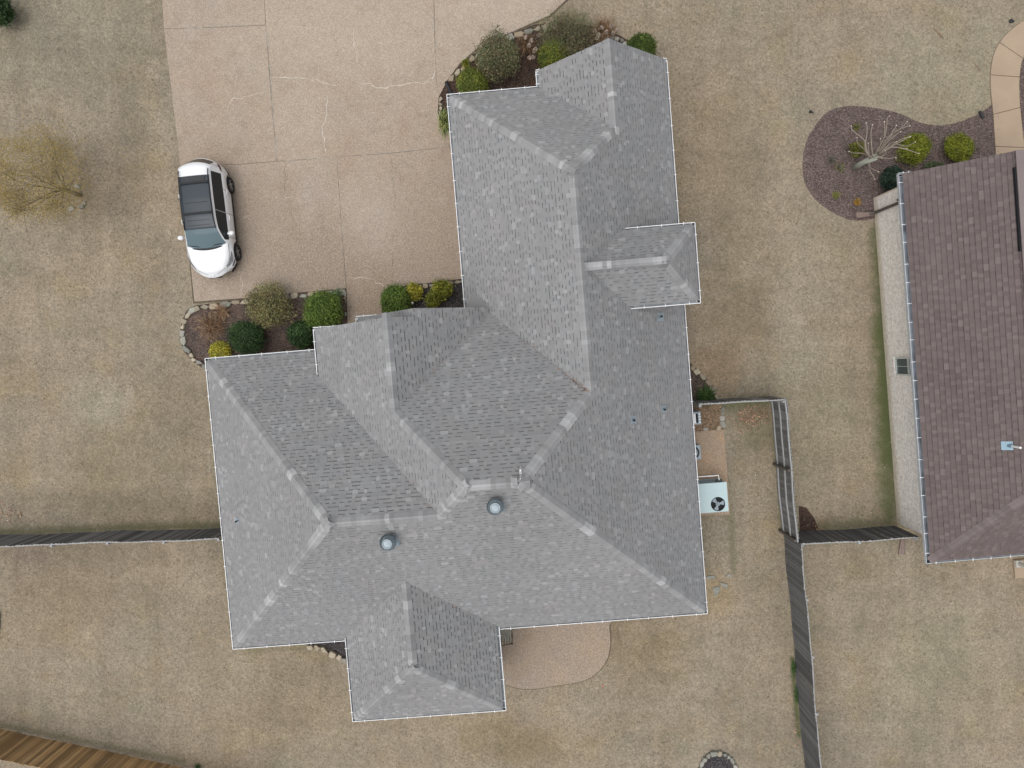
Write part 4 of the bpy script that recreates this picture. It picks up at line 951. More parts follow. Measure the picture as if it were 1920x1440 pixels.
def shrub(px, py, rpx, mat, label, h=1.0, n=5200, size=.05, mode='ball', asp=.5, squash=1.0, name='shrub', rxy=(1, 1), tones=(.5, 1.55), cat='shrub', seed=0, twigs=True, rag=.5):
    r = rpx / 45.9 * (HCAM - h * .5) / HCAM; g = G(px, py, h * .55); root = empty(name, (g[0], g[1], 0), 0, label, cat)
    d = rng.normal(size=(n, 3)); d /= np.linalg.norm(d, axis=1)[:, None]; d[:, 2] = np.where(d[:, 2] < -.3, -d[:, 2], d[:, 2])
    ld, la = lumps(16 if mode == 'ball' else 26); rad = np.ones(n)
    for k in range(len(la)): rad += la[k] * (1.15 if mode == 'ball' else 1.7) * np.exp(-((1 - d @ ld[k]) * 14))
    if mode == 'ball': rad *= np.where(rng.random(n) < .10, rng.uniform(1.02, 1.2, n), rng.uniform(.78, 1.05, n)); size *= 1.3
    elif mode == 'loose': rad *= rng.uniform(.25, 1.0, n) ** .45 * (1 + .2 * rng.normal(size=n) * rag)
    else: rad *= rng.uniform(.5, 1.0, n) ** .5
    P = d * rad[:, None] * np.array([r * rxy[0], r * rxy[1], h / 2 * squash]); P[:, 2] += h / 2; P[:, 2] = np.maximum(P[:, 2], .03)
    if mode == 'loose': size *= 1.25
    Vv, F, T = leaves(P, d, size, asp, tones, .55 if mode == 'ball' else .8)
    cl = (np.sin(P[:, 0] * 9 / r * .6 + px) + np.sin(P[:, 1] * 8 / r * .6 + py)) * .10 + 1; T = T * cl
    link('foliage', mk('foliage', Vv, F, mat, T), root)
    if mode == 'ball':
        m = MB(); prof = [(max(.02, .84 * math.cos(a)), .5 + .42 * math.sin(a)) for a in np.linspace(-1.3, 1.5, 8)]
        m.lathe([(r * q, h * z) for q, z in prof], (0, 0, 0), 14, 0, .32); o = m.obj('inner_growth', mat, root); o.scale = (rxy[0], rxy[1], 1)
    if twigs:
        m = MB()
        for k in range(14 if mode == 'ball' else 60):
            a = random.uniform(0, 6.28); e_ = random.uniform(.3, 1.4); L_ = random.uniform(.6, 1.08)
            q = (r * rxy[0] * L_ * math.cos(a) * math.cos(e_), r * rxy[1] * L_ * math.sin(a) * math.cos(e_), h * .5 + h * .5 * L_ * math.sin(e_))
            m.tube([(0, 0, 0), (q[0] * .45, q[1] * .45, q[2] * .6), q], [.012, .008, .004], 4, 0, random.uniform(.7, 1.3), False)
        m.obj('stem', LM['twig'] if mode != 'ball' else LM['twig'], root)
    return root
def blades(px, py, rpx, mat, label, h=.4, n=160, w=.03, name='grass_clump', cat='plant', rxy=(1, 1), tones=(.5, 1.5), lean=1.0):
    r = rpx / 45.9; g = G(px, py); root = empty(name, (g[0], g[1], 0), 0, label, cat); m = MB()
    for k in range(n):
        a = random.uniform(0, 6.283); L_ = r * random.uniform(.45, 1.05); hh = h * random.uniform(.5, 1.1); b = (random.gauss(0, r * .18 * rxy[0]), random.gauss(0, r * .18 * rxy[1]))
        dx, dy = math.cos(a) * rxy[0], math.sin(a) * rxy[1]; px_, py_ = -math.sin(a) * w / 2, math.cos(a) * w / 2
        p1 = (b[0] + dx * L_ * .45, b[1] + dy * L_ * .45, hh); p2 = (b[0] + dx * L_, b[1] + dy * L_, hh * random.uniform(.1, .8))
        m.add([(b[0] - px_, b[1] - py_, .02), (b[0] + px_, b[1] + py_, .02), (p1[0] + px_, p1[1] + py_, p1[2]), (p1[0] - px_, p1[1] - py_, p1[2]), p2], [(0, 1, 2, 3), (3, 2, 4)], 0, random.uniform(*tones))
    m.obj('foliage', mat, root); return root
def ballA(*a, **k): return shrub(*a, **k)
# front-left bed
shrub(505, 575, 42, LM['olive'], 'loose olive-brown shrub overhanging the driveway edge', 1.35, 9500, .06, 'loose', .45, tones=(.45, 1.6))
shrub(607, 582, 35, LM['ball'], 'bright green clipped globe shrub above the roof corner', 1.25, 9000, .05, 'ball')
shrub(463, 633, 32, LM['dark'], 'darkest green round boxwood in the front-left bed', 1.0, 9000, .04, 'ball', .6)
shrub(566, 628, 26, LM['dark'], 'dark green shrub tucked against the projecting gable', .95, 5200, .06, 'ball', .5)
shrub(412, 660, 20, LM['yellow'], 'small golden-yellow shrub against the left roof edge', .6, 2600, .045, 'ball', .5)
blades(402, 612, 34, LM['dry'], 'dry brown stems of a dormant perennial in the front-left bed', .45, 420, .012, 'dry_plant')
blades(420, 585, 20, LM['dry'], 'smaller dry tan clump beside the flat stones', .35, 140, .014, 'dry_plant', tones=(1, 2))
blades(633, 552, 14, LM['varieg'], 'pale variegated grass clump beside the entry walk', .35, 130, .03)
# small bed by the garage wall
shrub(742, 565, 30, LM['ball'], 'green globe shrub beside the entry walk', 1.1, 8000, .05, 'ball')
shrub(777, 548, 17, LM['yellow'], 'bright yellow shrub in the small bed', .7, 1600, .07, 'loose', .5, tones=(.5, 1.35))
shrub(828, 542, 20, LM['ygreen'], 'yellow-green shrub nearest the garage wall', .8, 2000, .065, 'loose', .5, tones=(.45, 1.7))
shrub(810, 563, 17, LM['ygreen'], 'yellow-green shrub tucked under the entry roof', .7, 1500, .065, 'loose', .5, tones=(.35, 1.4))
# top bed
shrub(886, 158, 28, LM['gold'], 'golden-green globe shrub by the drain pipe', 1.0, 6500, .045, 'ball')
shrub(935, 108, 43, LM['olive2'], 'large loose olive shrub beside the driveway in the top bed', 1.5, 9500, .06, 'loose', .45, tones=(.4, 1.6))
shrub(1062, 62, 50, LM['olive2'], 'sprawling sparse olive shrub behind the gable', 1.5, 8500, .05, 'loose', .4, rxy=(1.1, 1.0), tones=(.5, 1.5), rag=.8)
shrub(1039, 106, 29, LM['gold'], 'green globe shrub against the gable rake', 1.15, 7000, .045, 'ball')
shrub(1202, 92, 27, LM['ball'], 'dark green upright shrub at the right of the gable', 1.4, 6500, .06, 'ball', tones=(.3, 1.0), rxy=(1.0, .9))
blades(986, 92, 24, LM['dry'], 'dried brown perennial between the two olive shrubs', .6, 260, .014, 'dry_plant')
blades(1130, 62, 32, LM['dry'], 'dried pinkish perennial beside the gable peak', .6, 260, .014, 'dry_plant', tones=(.8, 1.7))
blades(833, 232, 22, LM['strap'], 'pale green strap-leaved plant at the garage corner', .4, 190, .03, rxy=(.6, 1.3), cat='plant')
blades(874, 122, 11, LM['ygreen'], 'small yellow-green plant near the driveway stones', .3, 60, .03)
def heads(pts, label):
    g0 = G(*pts[0]); root = empty('dried_flower', (g0[0], g0[1], 0), 0, label, 'dried flowers')
    for px, py in pts:
        g = G(px, py, .7) - np.array([g0[0], g0[1], 0]); m = MB(); m.tube([(g[0] * .9, g[1] * .9, 0), tuple(g)], .006, 4, 0, 1, False); m.obj('stem', LM['dry'], root)
        n = 90; d = rng.normal(size=(n, 3)); d /= np.linalg.norm(d, axis=1)[:, None]; Vv, F, T = leaves(g + d * .075, d, .05, .8, (.7, 1.4)); link('flower_head', mk('flower_head', Vv, F, LM['head'], T), root)
heads([(992, 85), (1002, 95), (1004, 92), (1000, 107), (993, 108), (996, 76), (985, 70), (1010, 66)], 'pale dried flower heads between the olive shrubs')
heads([(1115, 58), (1122, 65), (1128, 52), (1137, 60), (1146, 48), (1150, 62), (1158, 56), (1120, 72)], 'pinkish dried flower heads near the gable peak')
# right side bed and neighbour's bed
blades(1320, 741, 22, LM['green'], 'dark green grassy plant against the side fence', .45, 260, .022)
shrub(1716, 279, 27, LM['lime'], 'round lime-green shrub nearest the pruned tree', .85, 5600, .05, 'ball', .5)
shrub(1797, 278, 26, LM['lime'], 'round lime-green shrub nearest the neighbour walk', .8, 5600, .05, 'ball', .5)
shrub(1606, 281, 16, LM['ygreen'], 'small dark-green shrub behind the bare branches', .5, 900, .06, 'loose', tones=(.2, .9))
shrub(1673, 335, 21, LM['teal'], 'dark blue-green shrub at the brick house corner', .9, 3200, .06, 'ball', .5)
shrub(1606, 238, 8, LM['ygreen'], 'tiny yellowish plant above the bare branches', .25, 120, .05, 'loose', tones=(.5, 1.2))
shrub(1568, 366, 8, LM['ygreen'], 'tiny yellow-green plant near the rim of the kidney bed', .2, 180, .045, 'loose', tones=(.7, 1.5))
shrub(1608, 379, 7, LM['orange'], 'tiny orange plant near the splash block', .2, 150, .045, 'loose')
shrub(1574, 314, 10, LM['ygreen'], 'sparse yellowish plant left of the pruned trunk', .2, 90, .05, 'loose', tones=(.6, 1.2))
shrub(1560, 300, 9, LM['green'], 'faint green seedling in the kidney bed', .2, 60, .045, 'loose', tones=(.7, 1.3))
shrub(1752, 313, 16, LM['green'], 'low green plant half under the brown roof edge', .3, 420, .055, 'loose', rxy=(1.2, .6))
shrub(-6, 18, 27, LM['dark'], 'dark green bush cut off by the top-left corner', 1.4, 5200, .07, 'ball')
blades(1486, 1250, 12, LM['green'], 'upper weeds at the foot of the long dark fence', .2, 90, .02, 'weeds', rxy=(.5, 1.5))
blades(1492, 1300, 12, LM['green'], 'lower weeds at the foot of the long dark fence', .2, 90, .02, 'weeds', rxy=(.5, 1.7))
blades(372, 1436, 8, LM['green'], 'weeds at the foot of the brown fence', .2, 50, .02, 'weeds')

# crape myrtle, hard pruned
base = G(1600, 315)
def P3(px, py, h): return G(px, py, h)
t1 = empty('pruned_tree', base, 0, 'bare pale multi-stemmed tree pruned to stubs in the kidney-shaped bed', 'tree')
def rel(p): return (p[0] - base[0], p[1] - base[1], p[2])
tr_ = MB()
for k in range(5):
    a = k * 1.26; q = P3(1640 + random.uniform(-8, 8), 292 + random.uniform(-6, 6), 1.25)
    tr_.tube([(.07 * math.cos(a), .07 * math.sin(a), 0), tuple((np.array(rel(P3(1620, 304, .65))) + np.array([.05 * math.cos(a), .05 * math.sin(a), 0]))), rel(q)], [.062, .05, .04], 7)
tr_.obj('trunk', LM['barkg'], t1, True)
stub = MB(); stub.lathe([(.016, -.015), (.018, .01), (.012, .018)], n=8); stubm = stub.mesh('cut_stub', simple('cut_wood', (.75, .68, .55), .8))
br = [([(1630, 296), (1625, 280), (1620, 262), (1598, 244), (1596, 236)], (1.2, 1.5, 1.7, 2.0, 2.1)), ([(1632, 296), (1622, 278), (1625, 255), (1626, 240), (1624, 230)], (1.2, 1.6, 2.0, 2.3, 2.4)),
      ([(1636, 294), (1634, 270), (1633, 250), (1636, 234)], (1.2, 1.7, 2.0, 2.3)), ([(1640, 290), (1656, 262), (1659, 245), (1658, 228)], (1.2, 2.0, 2.3, 2.6)), ([(1656, 262), (1661, 248), (1664, 222), (1668, 217)], (2.0, 2.3, 2.7, 2.8)),
      ([(1645, 288), (1662, 262), (1672, 250), (1681, 235)], (1.3, 2.1, 2.4, 2.7)), ([(1650, 284), (1675, 250), (1690, 240), (1701, 228)], (1.4, 2.3, 2.6, 2.9)), ([(1675, 250), (1692, 240), (1706, 236)], (2.3, 2.7, 2.9)),
      ([(1648, 288), (1668, 275), (1688, 262), (1705, 257)], (1.3, 1.9, 2.3, 2.6)), ([(1650, 290), (1672, 276), (1698, 280), (1723, 288)], (1.3, 1.9, 2.2, 2.6)), ([(1688, 277), (1702, 280), (1699, 279)], (2.0, 2.3, 2.35)),
      ([(1640, 296), (1655, 296), (1670, 297), (1678, 294), (1680, 296)], (1.1, 1.4, 1.7, 1.9, 1.95)), ([(1638, 298), (1654, 295), (1653, 296)], (1.0, 1.4, 1.5)), ([(1632, 302), (1630, 317), (1637, 330), (1640, 336)], (.9, 1.2, 1.5, 1.7)), ([(1628, 312), (1640, 319), (1647, 322)], (1.1, 1.5, 1.7)),
      ([(1625, 290), (1614, 287), (1600, 287), (1592, 284)], (1.1, 1.3, 1.5, 1.7)), ([(1632, 292), (1616, 276), (1608, 268), (1607, 258)], (1.2, 1.5, 1.7, 1.9)), ([(1650, 288), (1680, 270), (1706, 256), (1707, 256)], (1.4, 2.1, 2.6, 2.7)),
      ([(1680, 270), (1700, 274), (1716, 266)], (2.0, 2.3, 2.6)), ([(1646, 288), (1665, 266), (1682, 251), (1689, 247)], (1.3, 2.0, 2.4, 2.6)), ([(1646, 290), (1660, 278), (1670, 268), (1681, 266)], (1.3, 1.8, 2.0, 2.3)), ([(1640, 296), (1660, 290), (1660, 282)], (1.2, 1.5, 1.8)), ([(1645, 288), (1651, 270), (1651, 260)], (1.3, 1.8, 2.1)), ([(1630, 298), (1628, 272), (1628, 268)], (1.2, 1.7, 1.8))]
for pts, hs_ in br:
    P_ = [rel(P3(a, b, h)) for (a, b), h in zip(pts, hs_)]; P_ = [tuple(q) for q in smooth_line(P_, 3)]; m = MB(); n = len(P_)
    m.tube(P_, [.024 - .014 * i / n for i in range(n)], 6, 0, random.uniform(.85, 1.2)); m.obj('branch', LM['bark'], t1, True)
    o = link('cut_stub', stubm, t1); o.location = P_[-1]

# budding tree at the left
b2 = G(150, 366); t2 = empty('budding_tree', b2, 0, 'thin leafless tree with a haze of yellow buds at the left edge', 'tree')
def grow(m, p, d, L_, r, lev, tips):
    q = [p]; n = 4
    for i in range(n):
        d = (d + Vector((random.gauss(0, .10), random.gauss(0, .10), random.gauss(0, .06)))).normalized(); p = p + d * L_ / n; q.append(p)
    m.tube([tuple(x) for x in q], [r * (1 - .5 * i / n) for i in range(n + 1)], 5 if lev < 3 else 3, 0, random.uniform(.8, 1.25), False)
    if lev >= 2: tips += q[1:]
    if lev < 4:
        for k in range(random.choice((3, 3, 4)) if lev < 3 else 3):
            nd = (d + Vector((random.gauss(0, .5), random.gauss(0, .5), random.gauss(.02, .28)))).normalized(); grow(m, q[random.choice((2, 3, 4))], nd, L_ * random.uniform(.62, .82), r * .5, lev + 1, tips)
tm = MB(); tm.tube([(0, 0, 0), (0, 0, .5), (.02, .02, 1.1)], [.1, .08, .07], 8); tm.obj('trunk', LM['twig'], t2, True)
tips = []
for k in range(9):
    a = k * .70 + random.uniform(-.2, .2); m = MB(); grow(m, Vector((.02, .02, random.uniform(.6, 1.1))), Vector((math.cos(a) * .42, math.sin(a) * .42, 1)).normalized(), 1.35, .026, 0, tips); m.obj('branch', LM['twig'], t2)
T_ = np.array([tuple(x) for x in tips]); T_ = T_[T_[:, 2] > .8]; n = 9000; cc_ = G(62, 328, 3.0) - b2; d_ = rng.normal(size=(7000, 3)); d_ /= np.linalg.norm(d_, axis=1)[:, None]; T2_ = cc_ + d_ * (rng.uniform(.45, 1.0, 7000) ** .6 * (1 + .22 * np.sin(d_[:, 0] * 7) * np.cos(d_[:, 1] * 6 + 1)))[:, None] * np.array([1.75, 1.65, 1.5]); T_ = np.concatenate([T_[rng.integers(0, len(T_), 7000)], T2_])
T_ = np.concatenate([T_, T_ + rng.normal(0, .12, T_.shape), T_[7000:] + rng.normal(0, .15, (7000, 3))]); n = len(T_); pc = T_ + rng.normal(0, .09, (n, 3)); nn_ = rng.normal(size=(n, 3)); Vv, F, T = leaves(pc, nn_ / np.linalg.norm(nn_, axis=1)[:, None], .042, .5, (.5, 1.5)); link('foliage', mk('foliage', Vv, F, LM['bud'], T), t2)

# ================================================================== THE CAR
hd_ = np.array([.0913, -.9958]); car = empty('parked_car', (-12.50, 5.577, .034), math.atan2(hd_[1], hd_[0]), 'white crossover car with a dark glass roof parked at the driveway edge', 'car')
qp = N('car_paint'); qp.b.inputs['Coat Weight'].default_value = .6; qp.b.inputs['Coat Roughness'].default_value = .08
M_PAINT = qp.done((.74, .75, .765), .35, 0, .5)
qg = N('car_glass'); M_CG = qg.done((.014, .018, .022), .14, 0, .4)
qg = N('windscreen'); M_WS = qg.done((.10, .15, .17), .10, 0, .6)
qg = N('roof_glass'); M_RG = qg.done((.030, .041, .052), .28, 0, .32)
M_TRIM = simple('black_trim', (.016, .017, .019), .55); M_TYRE = simple('tyre_rubber', (.022, .022, .023), .8)
M_RIM = simple('alloy', (.45, .46, .48), .3, .8, .5); M_LAMP = simple('lamp_lens', (.42, .44, .46), .12, .4, .6); M_TAIL = simple('tail_lens', (.09, .012, .018), .2, 0, .5)
XF, XR = 2.34, -2.33; WBF, WBR = 1.348, -1.33
def interp(x, tab):
    for (a, fa), (b, fb) in zip(tab, tab[1:]):
        if x <= b: t = max(0, min(1, (x - a) / (b - a))); return fa + (fb - fa) * t
    return tab[-1][1]
HW = [(-2.33, .66), (-2.27, .78), (-2.15, .855), (-1.95, .895), (-1.5, .915), (-.5, .925), (1.0, .925), (1.5, .925), (1.8, .92), (2.05, .90), (2.2, .85), (2.29, .76), (2.34, .62)]
KX = [(-2.33, -.40), (-1.9, -.24), (-1.6, 0), (.5, 0), (1.0, .14), (1.27, .24), (1.7, .30), (2.0, .40), (2.34, .52)]
BELT = [(-2.33, .93), (-2.1, 1.06), (-1.5, 1.07), (0, 1.00), (1.0, .965), (1.5, .93), (1.9, .86), (2.15, .78), (2.34, .66)]
TOP = [(-2.33, .98), (-2.24, 1.13), (-2.12, 1.33), (-2.02, 1.50), (-1.9, 1.585), (-1.4, 1.635), (-.6, 1.655), (.1, 1.62), (.5, 1.54), (.75, 1.41), (1.0, 1.25), (1.27, 1.055), (1.5, 1.03), (1.9, .97), (2.15, .89), (2.34, .72)]
RW_ = [(-2.33, .58), (-2.2, .63), (-2.05, .60), (-1.6, .585), (-.5, .60), (.3, .605), (.6, .625), (1.0, .70), (1.27, .78), (1.6, .74), (2.0, .68), (2.34, .46)]
SILL = .24
xs = sorted(set([round(v, 3) for v in np.linspace(XR, XF, 95)] + [1.27]))
def arch(x):
    z = SILL + (.10 if abs(x) > 2.1 else 0)
    for w in (WBF, WBR):
        d = abs(x - w)
        if d < .40: z = max(z, .02 + math.sqrt(.40 ** 2 - d * d) + .33 - .0)
    return z
rows = []
for x in xs:
    hw, bz, tz, rw = interp(x, HW), interp(x, BELT), interp(x, TOP), min(interp(x, RW_), interp(x, HW) * .97); az = arch(x - interp(x, KX) * (hw / .9) ** 2)
    cabin = -2.15 < x < 1.27; tz = max(tz, bz + .02)
    ring = [(hw - .03, az), (hw, max(az + .04, .48)), (hw + .005, max(az + .05, .72)), (hw - .02, max(bz - .07, az + .07)), (hw - .065, bz)]
    wt = (rw + .045, bz + (tz - bz) * .80) if cabin else (rw + .06 if rw + .06 < hw - .07 else hw - .09, bz + (tz - bz) * .5)
    ring += [wt, (rw, bz + (tz - bz) * .94), (rw * .72, tz - .012), (rw * .36, tz), (0, tz + .004)]
    rows.append(ring)
NR = len(rows[0]); body = MB(); glassL = MB(); wsm = MB(); rg = MB(); rwm = MB(); parts = dict(body=body)
def vtx(i, j, sgn, off=0): x = xs[i]; y, z = rows[i][j]; return (x - interp(x, KX) * (y / .9) ** 2, sgn * y, z + off)
grids = {}
for sgn in (1, -1):
    for i in range(len(xs) - 1):
        xm = (xs[i] + xs[i + 1]) / 2
        for j in range(NR - 1):
            q = [vtx(i, j, sgn), vtx(i + 1, j, sgn), vtx(i + 1, j + 1, sgn), vtx(i, j + 1, sgn)]
            k = 'body'
            frac = (xm + 1.62) / 2.5
            if j == 4 and -1.66 < xm < 1.12: k = 'side_window'
            if j >= 6 and .56 < xm < 1.245: k = 'windscreen'
            if j >= 6 and -1.47 < xm <= .56: k = 'sunroof'
            if j >= 6 and -2.30 < xm < -2.02: k = 'rear_window'
            if j == 0: k = 'sill_trim'
            grids.setdefault((k, sgn) if k == 'side_window' else (k, 0), []).append(q if sgn > 0 else q[::-1])
for (k, sg), qs in grids.items():
    idx = {}; Vv = []; F = []
    for q in qs:
        f = []
        for v in q:
            key = (round(v[0], 4), round(v[1], 4), round(v[2], 4))
            if key not in idx: idx[key] = len(Vv); Vv.append(v)
            f.append(idx[key])
        if len(set(f)) > 2: F.append([a for n_, a in enumerate(f) if a not in f[:n_]])
    mt = dict(body=M_PAINT, side_window=M_CG, windscreen=M_WS, sunroof=M_RG, rear_window=M_CG, sill_trim=M_TRIM)[k]
    o = link(k, mk(k, Vv, F, mt, [1.0] * len(F), None, True), car)
m = MB()
for sgn in (1, -1):
    m.box((-.1, 0, .30), (3.5, 1.5, .16))
m.obj('underbody', M_TRIM, car)
def wheel(x, y):
    s = 1 if y > 0 else -1; m = MB(); n = 28
    prof = [(.19, -.1), (.30, -.105), (.335, -.075), (.345, 0), (.335, .075), (.30, .105), (.22, .10), (.215, .06)]
    Vv = [(x + r * math.cos(2 * math.pi * k / n), y + s * w, .345 + r * math.sin(2 * math.pi * k / n) - .0) for r, w in prof for k in range(n)]
    F = [(i * n + k, i * n + (k + 1) % n, (i + 1) * n + (k + 1) % n, (i + 1) * n + k) for i in range(len(prof) - 1) for k in range(n)]
    m.add(Vv, F); w = m.obj('wheel', M_TYRE, car, True); r_ = MB()
    for k in range(5):
        a = k * 2 * math.pi / 5 + .3; c_, s_ = math.cos(a), math.sin(a); w0, w1 = .045, .032
        P0 = [(x + c_ * .03 - s_ * t, .345 + s_ * .03 + c_ * t) for t in (-w0, w0)]; P1 = [(x + c_ * .212 - s_ * t, .345 + s_ * .212 + c_ * t) for t in (-w1, w1)]
        Y0, Y1 = y + s * .082, y + s * .055
        r_.add([(P0[0][0], Y0, P0[0][1]), (P0[1][0], Y0, P0[1][1]), (P1[1][0], Y0, P1[1][1]), (P1[0][0], Y0, P1[0][1]), (P0[0][0], Y1, P0[0][1]), (P0[1][0], Y1, P0[1][1]), (P1[1][0], Y1, P1[1][1]), (P1[0][0], Y1, P1[0][1])],
               [(0, 1, 2, 3), (0, 4, 5, 1), (1, 5, 6, 2), (2, 6, 7, 3), (3, 7, 4, 0)])
    for ra, rb in ((.20, .222), (0.0, .05)):
        nn2 = 24; Vq = [(x + r * math.cos(2 * math.pi * k / nn2), y + s * .09, .345 + r * math.sin(2 * math.pi * k / nn2)) for r in (ra, rb) for k in range(nn2)]; r_.add(Vq, [(k, (k + 1) % nn2, nn2 + (k + 1) % nn2, nn2 + k) for k in range(nn2)])
    r_.obj('rim', M_RIM, w); b = MB(); nn2 = 20; b.add([(x + .21 * math.cos(2 * math.pi * k / nn2), y + s * .03, .345 + .21 * math.sin(2 * math.pi * k / nn2)) for k in range(nn2)], [tuple(range(nn2))]); b.obj('brake_disc', M_TRIM, w)
for x in (WBF, WBR):
    for y in (.835, -.835): wheel(x, y)
# roof rails, cross bars
for s in (1, -1):
    m = MB(); pts = [(x, s * (interp(x, RW_) - .015), interp(x, TOP) + (.035 if -1.6 < x < .3 else .005)) for x in np.linspace(-1.72, .55, 12)]; m.tube(pts, .018, 6); m.obj('roof_rail', M_TRIM, car, True)
for x in (-1.2, -.04):
    m = MB(); m.box((x, 0, interp(x, TOP) + .055), (.075, 1.12, .03)); m.obj('cross_bar', M_TRIM, car)
for x in (-.45, .22, .40):
    m = MB(); m.box((x, 0, interp(x, TOP) + .006), (.014, .86, .006)); m.obj('glass_seam', M_TRIM, car)
m = MB(); m.box((-1.35, 0, interp(-1.35, TOP) + .012), (.20, .86, .01), 0, 0, 2.2); m.obj('wind_deflector', M_TRIM, car)
# pillar between the side windows, wipers, mirror, handles
for s in (1, -1):
    for xp in (-.08,):
        i = min(range(len(xs)), key=lambda i: abs(xs[i] - xp)); a = vtx(i, 4, s); b = vtx(i, 5, s); m = MB(); m.tube([(a[0], a[1] + s * .004, a[2]), (b[0] - .06, b[1] + s * .004, b[2])], .016, 5); m.obj('door_pillar', M_LAMP, car)
    m = MB(); cx, cy, cz = .70, s * 1.0, 1.06
    ring = []
    for k, (dx, sc) in enumerate(((-.07, .55), (-.03, .95), (.03, 1.0), (.08, .75), (.11, .3))):
        ring.append([(cx + dx + .35 * (-0), cy + .135 * sc * math.cos(a), cz + .08 * sc * math.sin(a)) for a in np.linspace(0, 2 * math.pi, 13)[:-1]])
    Vv = [v for r in ring for v in r]; m.add(Vv, [(i * 12 + k, i * 12 + (k + 1) % 12, (i + 1) * 12 + (k + 1) % 12, (i + 1) * 12 + k) for i in range(4) for k in range(12)] + [tuple(range(11, -1, -1)), tuple(48 + k for k in range(12))]); m.box((cx + .02, s * .90, 1.03), (.06, .12, .04)); m.obj('mirror', M_PAINT, car, True)
    for x in (-.95, .08): m = MB(); m.tube([(x - .09, s * .925, .93), (x - .05, s * .955, .945), (x + .06, s * .955, .945), (x + .1, s * .925, .93)], .014, 5); m.obj('door_handle', M_PAINT, car)
    # headlight sweeps along the wing, tail light wraps the rear corner
    def onskin(x, t):
        i = min(range(len(xs)), key=lambda i: abs(xs[i] - x)); r = rows[i]; k = int(t); f = t - k; a, b = r[k], r[min(k + 1, NR - 1)]; yy = a[0] + (b[0] - a[0]) * f; return (xs[i] - interp(xs[i], KX) * (yy / .9) ** 2, s * (a[0] + (b[0] - a[0]) * f), a[1] + (b[1] - a[1]) * f)
    def patch(name, spec, mt, off=.008):
        Vv = []; F = []
        for x, ta, tb in spec:
            for t in (ta, (ta + tb) / 2, tb): p = onskin(x, t); Vv.append((p[0] + (off if x > 0 else -off) * .5, p[1] + s * off * .7, p[2] + off))
        for i in range(len(spec) - 1):
            for k in range(2): F.append((i * 3 + k, i * 3 + k + 1, i * 3 + k + 4, i * 3 + k + 3) if s < 0 else (i * 3 + k, i * 3 + k + 3, i * 3 + k + 4, i * 3 + k + 1))
        link(name, mk(name, Vv, F, mt, [1.0] * len(F), None, True), car)
    patch('headlight', [(1.62, 3.7, 3.85), (1.75, 3.5, 4.1), (1.9, 3.3, 4.3), (2.02, 3.2, 4.7), (2.12, 3.3, 5.2), (2.2, 3.6, 5.5)], M_LAMP)
    patch('headlight_line', [(1.64, 3.86, 3.92), (1.8, 4.15, 4.3), (1.95, 4.38, 4.6), (2.06, 4.9, 5.15)], M_TRIM, .012)
    patch('tail_light', [(-2.26, 3.0, 4.2), (-2.18, 3.0, 4.3), (-2.05, 3.1, 4.0), (-1.92, 3.35, 3.7)], M_TAIL)
    for nm, line in (('hood_seam', [(1.30, 5.15), (1.5, 5.0), (1.7, 4.85), (1.9, 4.75), (2.05, 4.9), (2.15, 5.6), (2.2, 6.5), (2.22, 8.0)]), ('door_seam', [(-.08, 4.0), (-.08, 3.0), (-.08, 2.0), (-.08, 1.0)]),
                     ('door_seam', [(-1.05, 4.0), (-1.0, 3.0), (-.95, 2.0), (-.85, 1.2)]), ('door_seam', [(1.0, 4.0), (1.02, 3.0), (.98, 2.0), (.95, 1.0)]), ('tailgate_seam', [(-1.98, 6.1), (-2.06, 5.2), (-2.12, 4.3), (-2.15, 3.2)])):
        m = MB(); m.tube([tuple(np.array(onskin(x, t)) + np.array([0, s * .001, .001])) for x, t in line], .0065, 4); m.obj(nm, M_TRIM, car)
    patch('fog_light', [(2.1, 1.6, 2.2), (2.2, 1.5, 2.3), (2.28, 1.5, 2.2)], M_TRIM)
    m = MB(); m.tube([(1.22, s * .08, 1.065), (1.12, s * .38, 1.145), (1.10, s * .62, 1.12)], .012, 4); m.obj('wiper', M_TRIM, car)
m = MB(); cw = [(1.27 - interp(1.27, KX) * (y / .9) ** 2 + .0, y, 1.065 - .06 * (y / .75) ** 2) for y in np.linspace(-.74, .74, 13)]
m.add([(a - .075, b, c_ + .035) for a, b, c_ in cw] + [(a + .03, b, c_ + .012) for a, b, c_ in cw], [(i, 13 + i, 14 + i, 1 + i) for i in range(12)]); m.obj('cowl', M_TRIM, car)
m = MB(); m.box((2.30, 0, .52), (.03, .5, .12)); m.obj('grille', M_TRIM, car); m = MB(); m.box((2.27, 0, .80), (.05, .12, .03)); m.obj('nose_badge', M_LAMP, car)


# ================================================================== EQUIPMENT BY THE HOUSE
ac = G(1338, 933, .95); THc = TH
def local(p, o, a): d = np.array(p[:2]) - np.array(o[:2]); return d[0] * math.cos(a) + d[1] * math.sin(a), -d[0] * math.sin(a) + d[1] * math.cos(a)
A1 = empty('package_unit', (ac[0], ac[1], .05), THc, 'large pale grey-green cooling unit with a round fan on top', 'air conditioner')
wq_, dq = 1.30, 1.17; cx = -.10
m = MB(); m.box((cx, 0, .46), (wq_ - .04, dq - .04, .86)); m.box((cx, 0, .04), (wq_, dq, .06)); m.obj('cabinet', M_ACM, A1)
m = MB(); f = G(1346, 945, .95); fx, fy = local(f, ac, THc); n = 28
ring = [(fx + .285 * math.cos(2 * math.pi * k / n), fy + .285 * math.sin(2 * math.pi * k / n), .92) for k in range(n)]
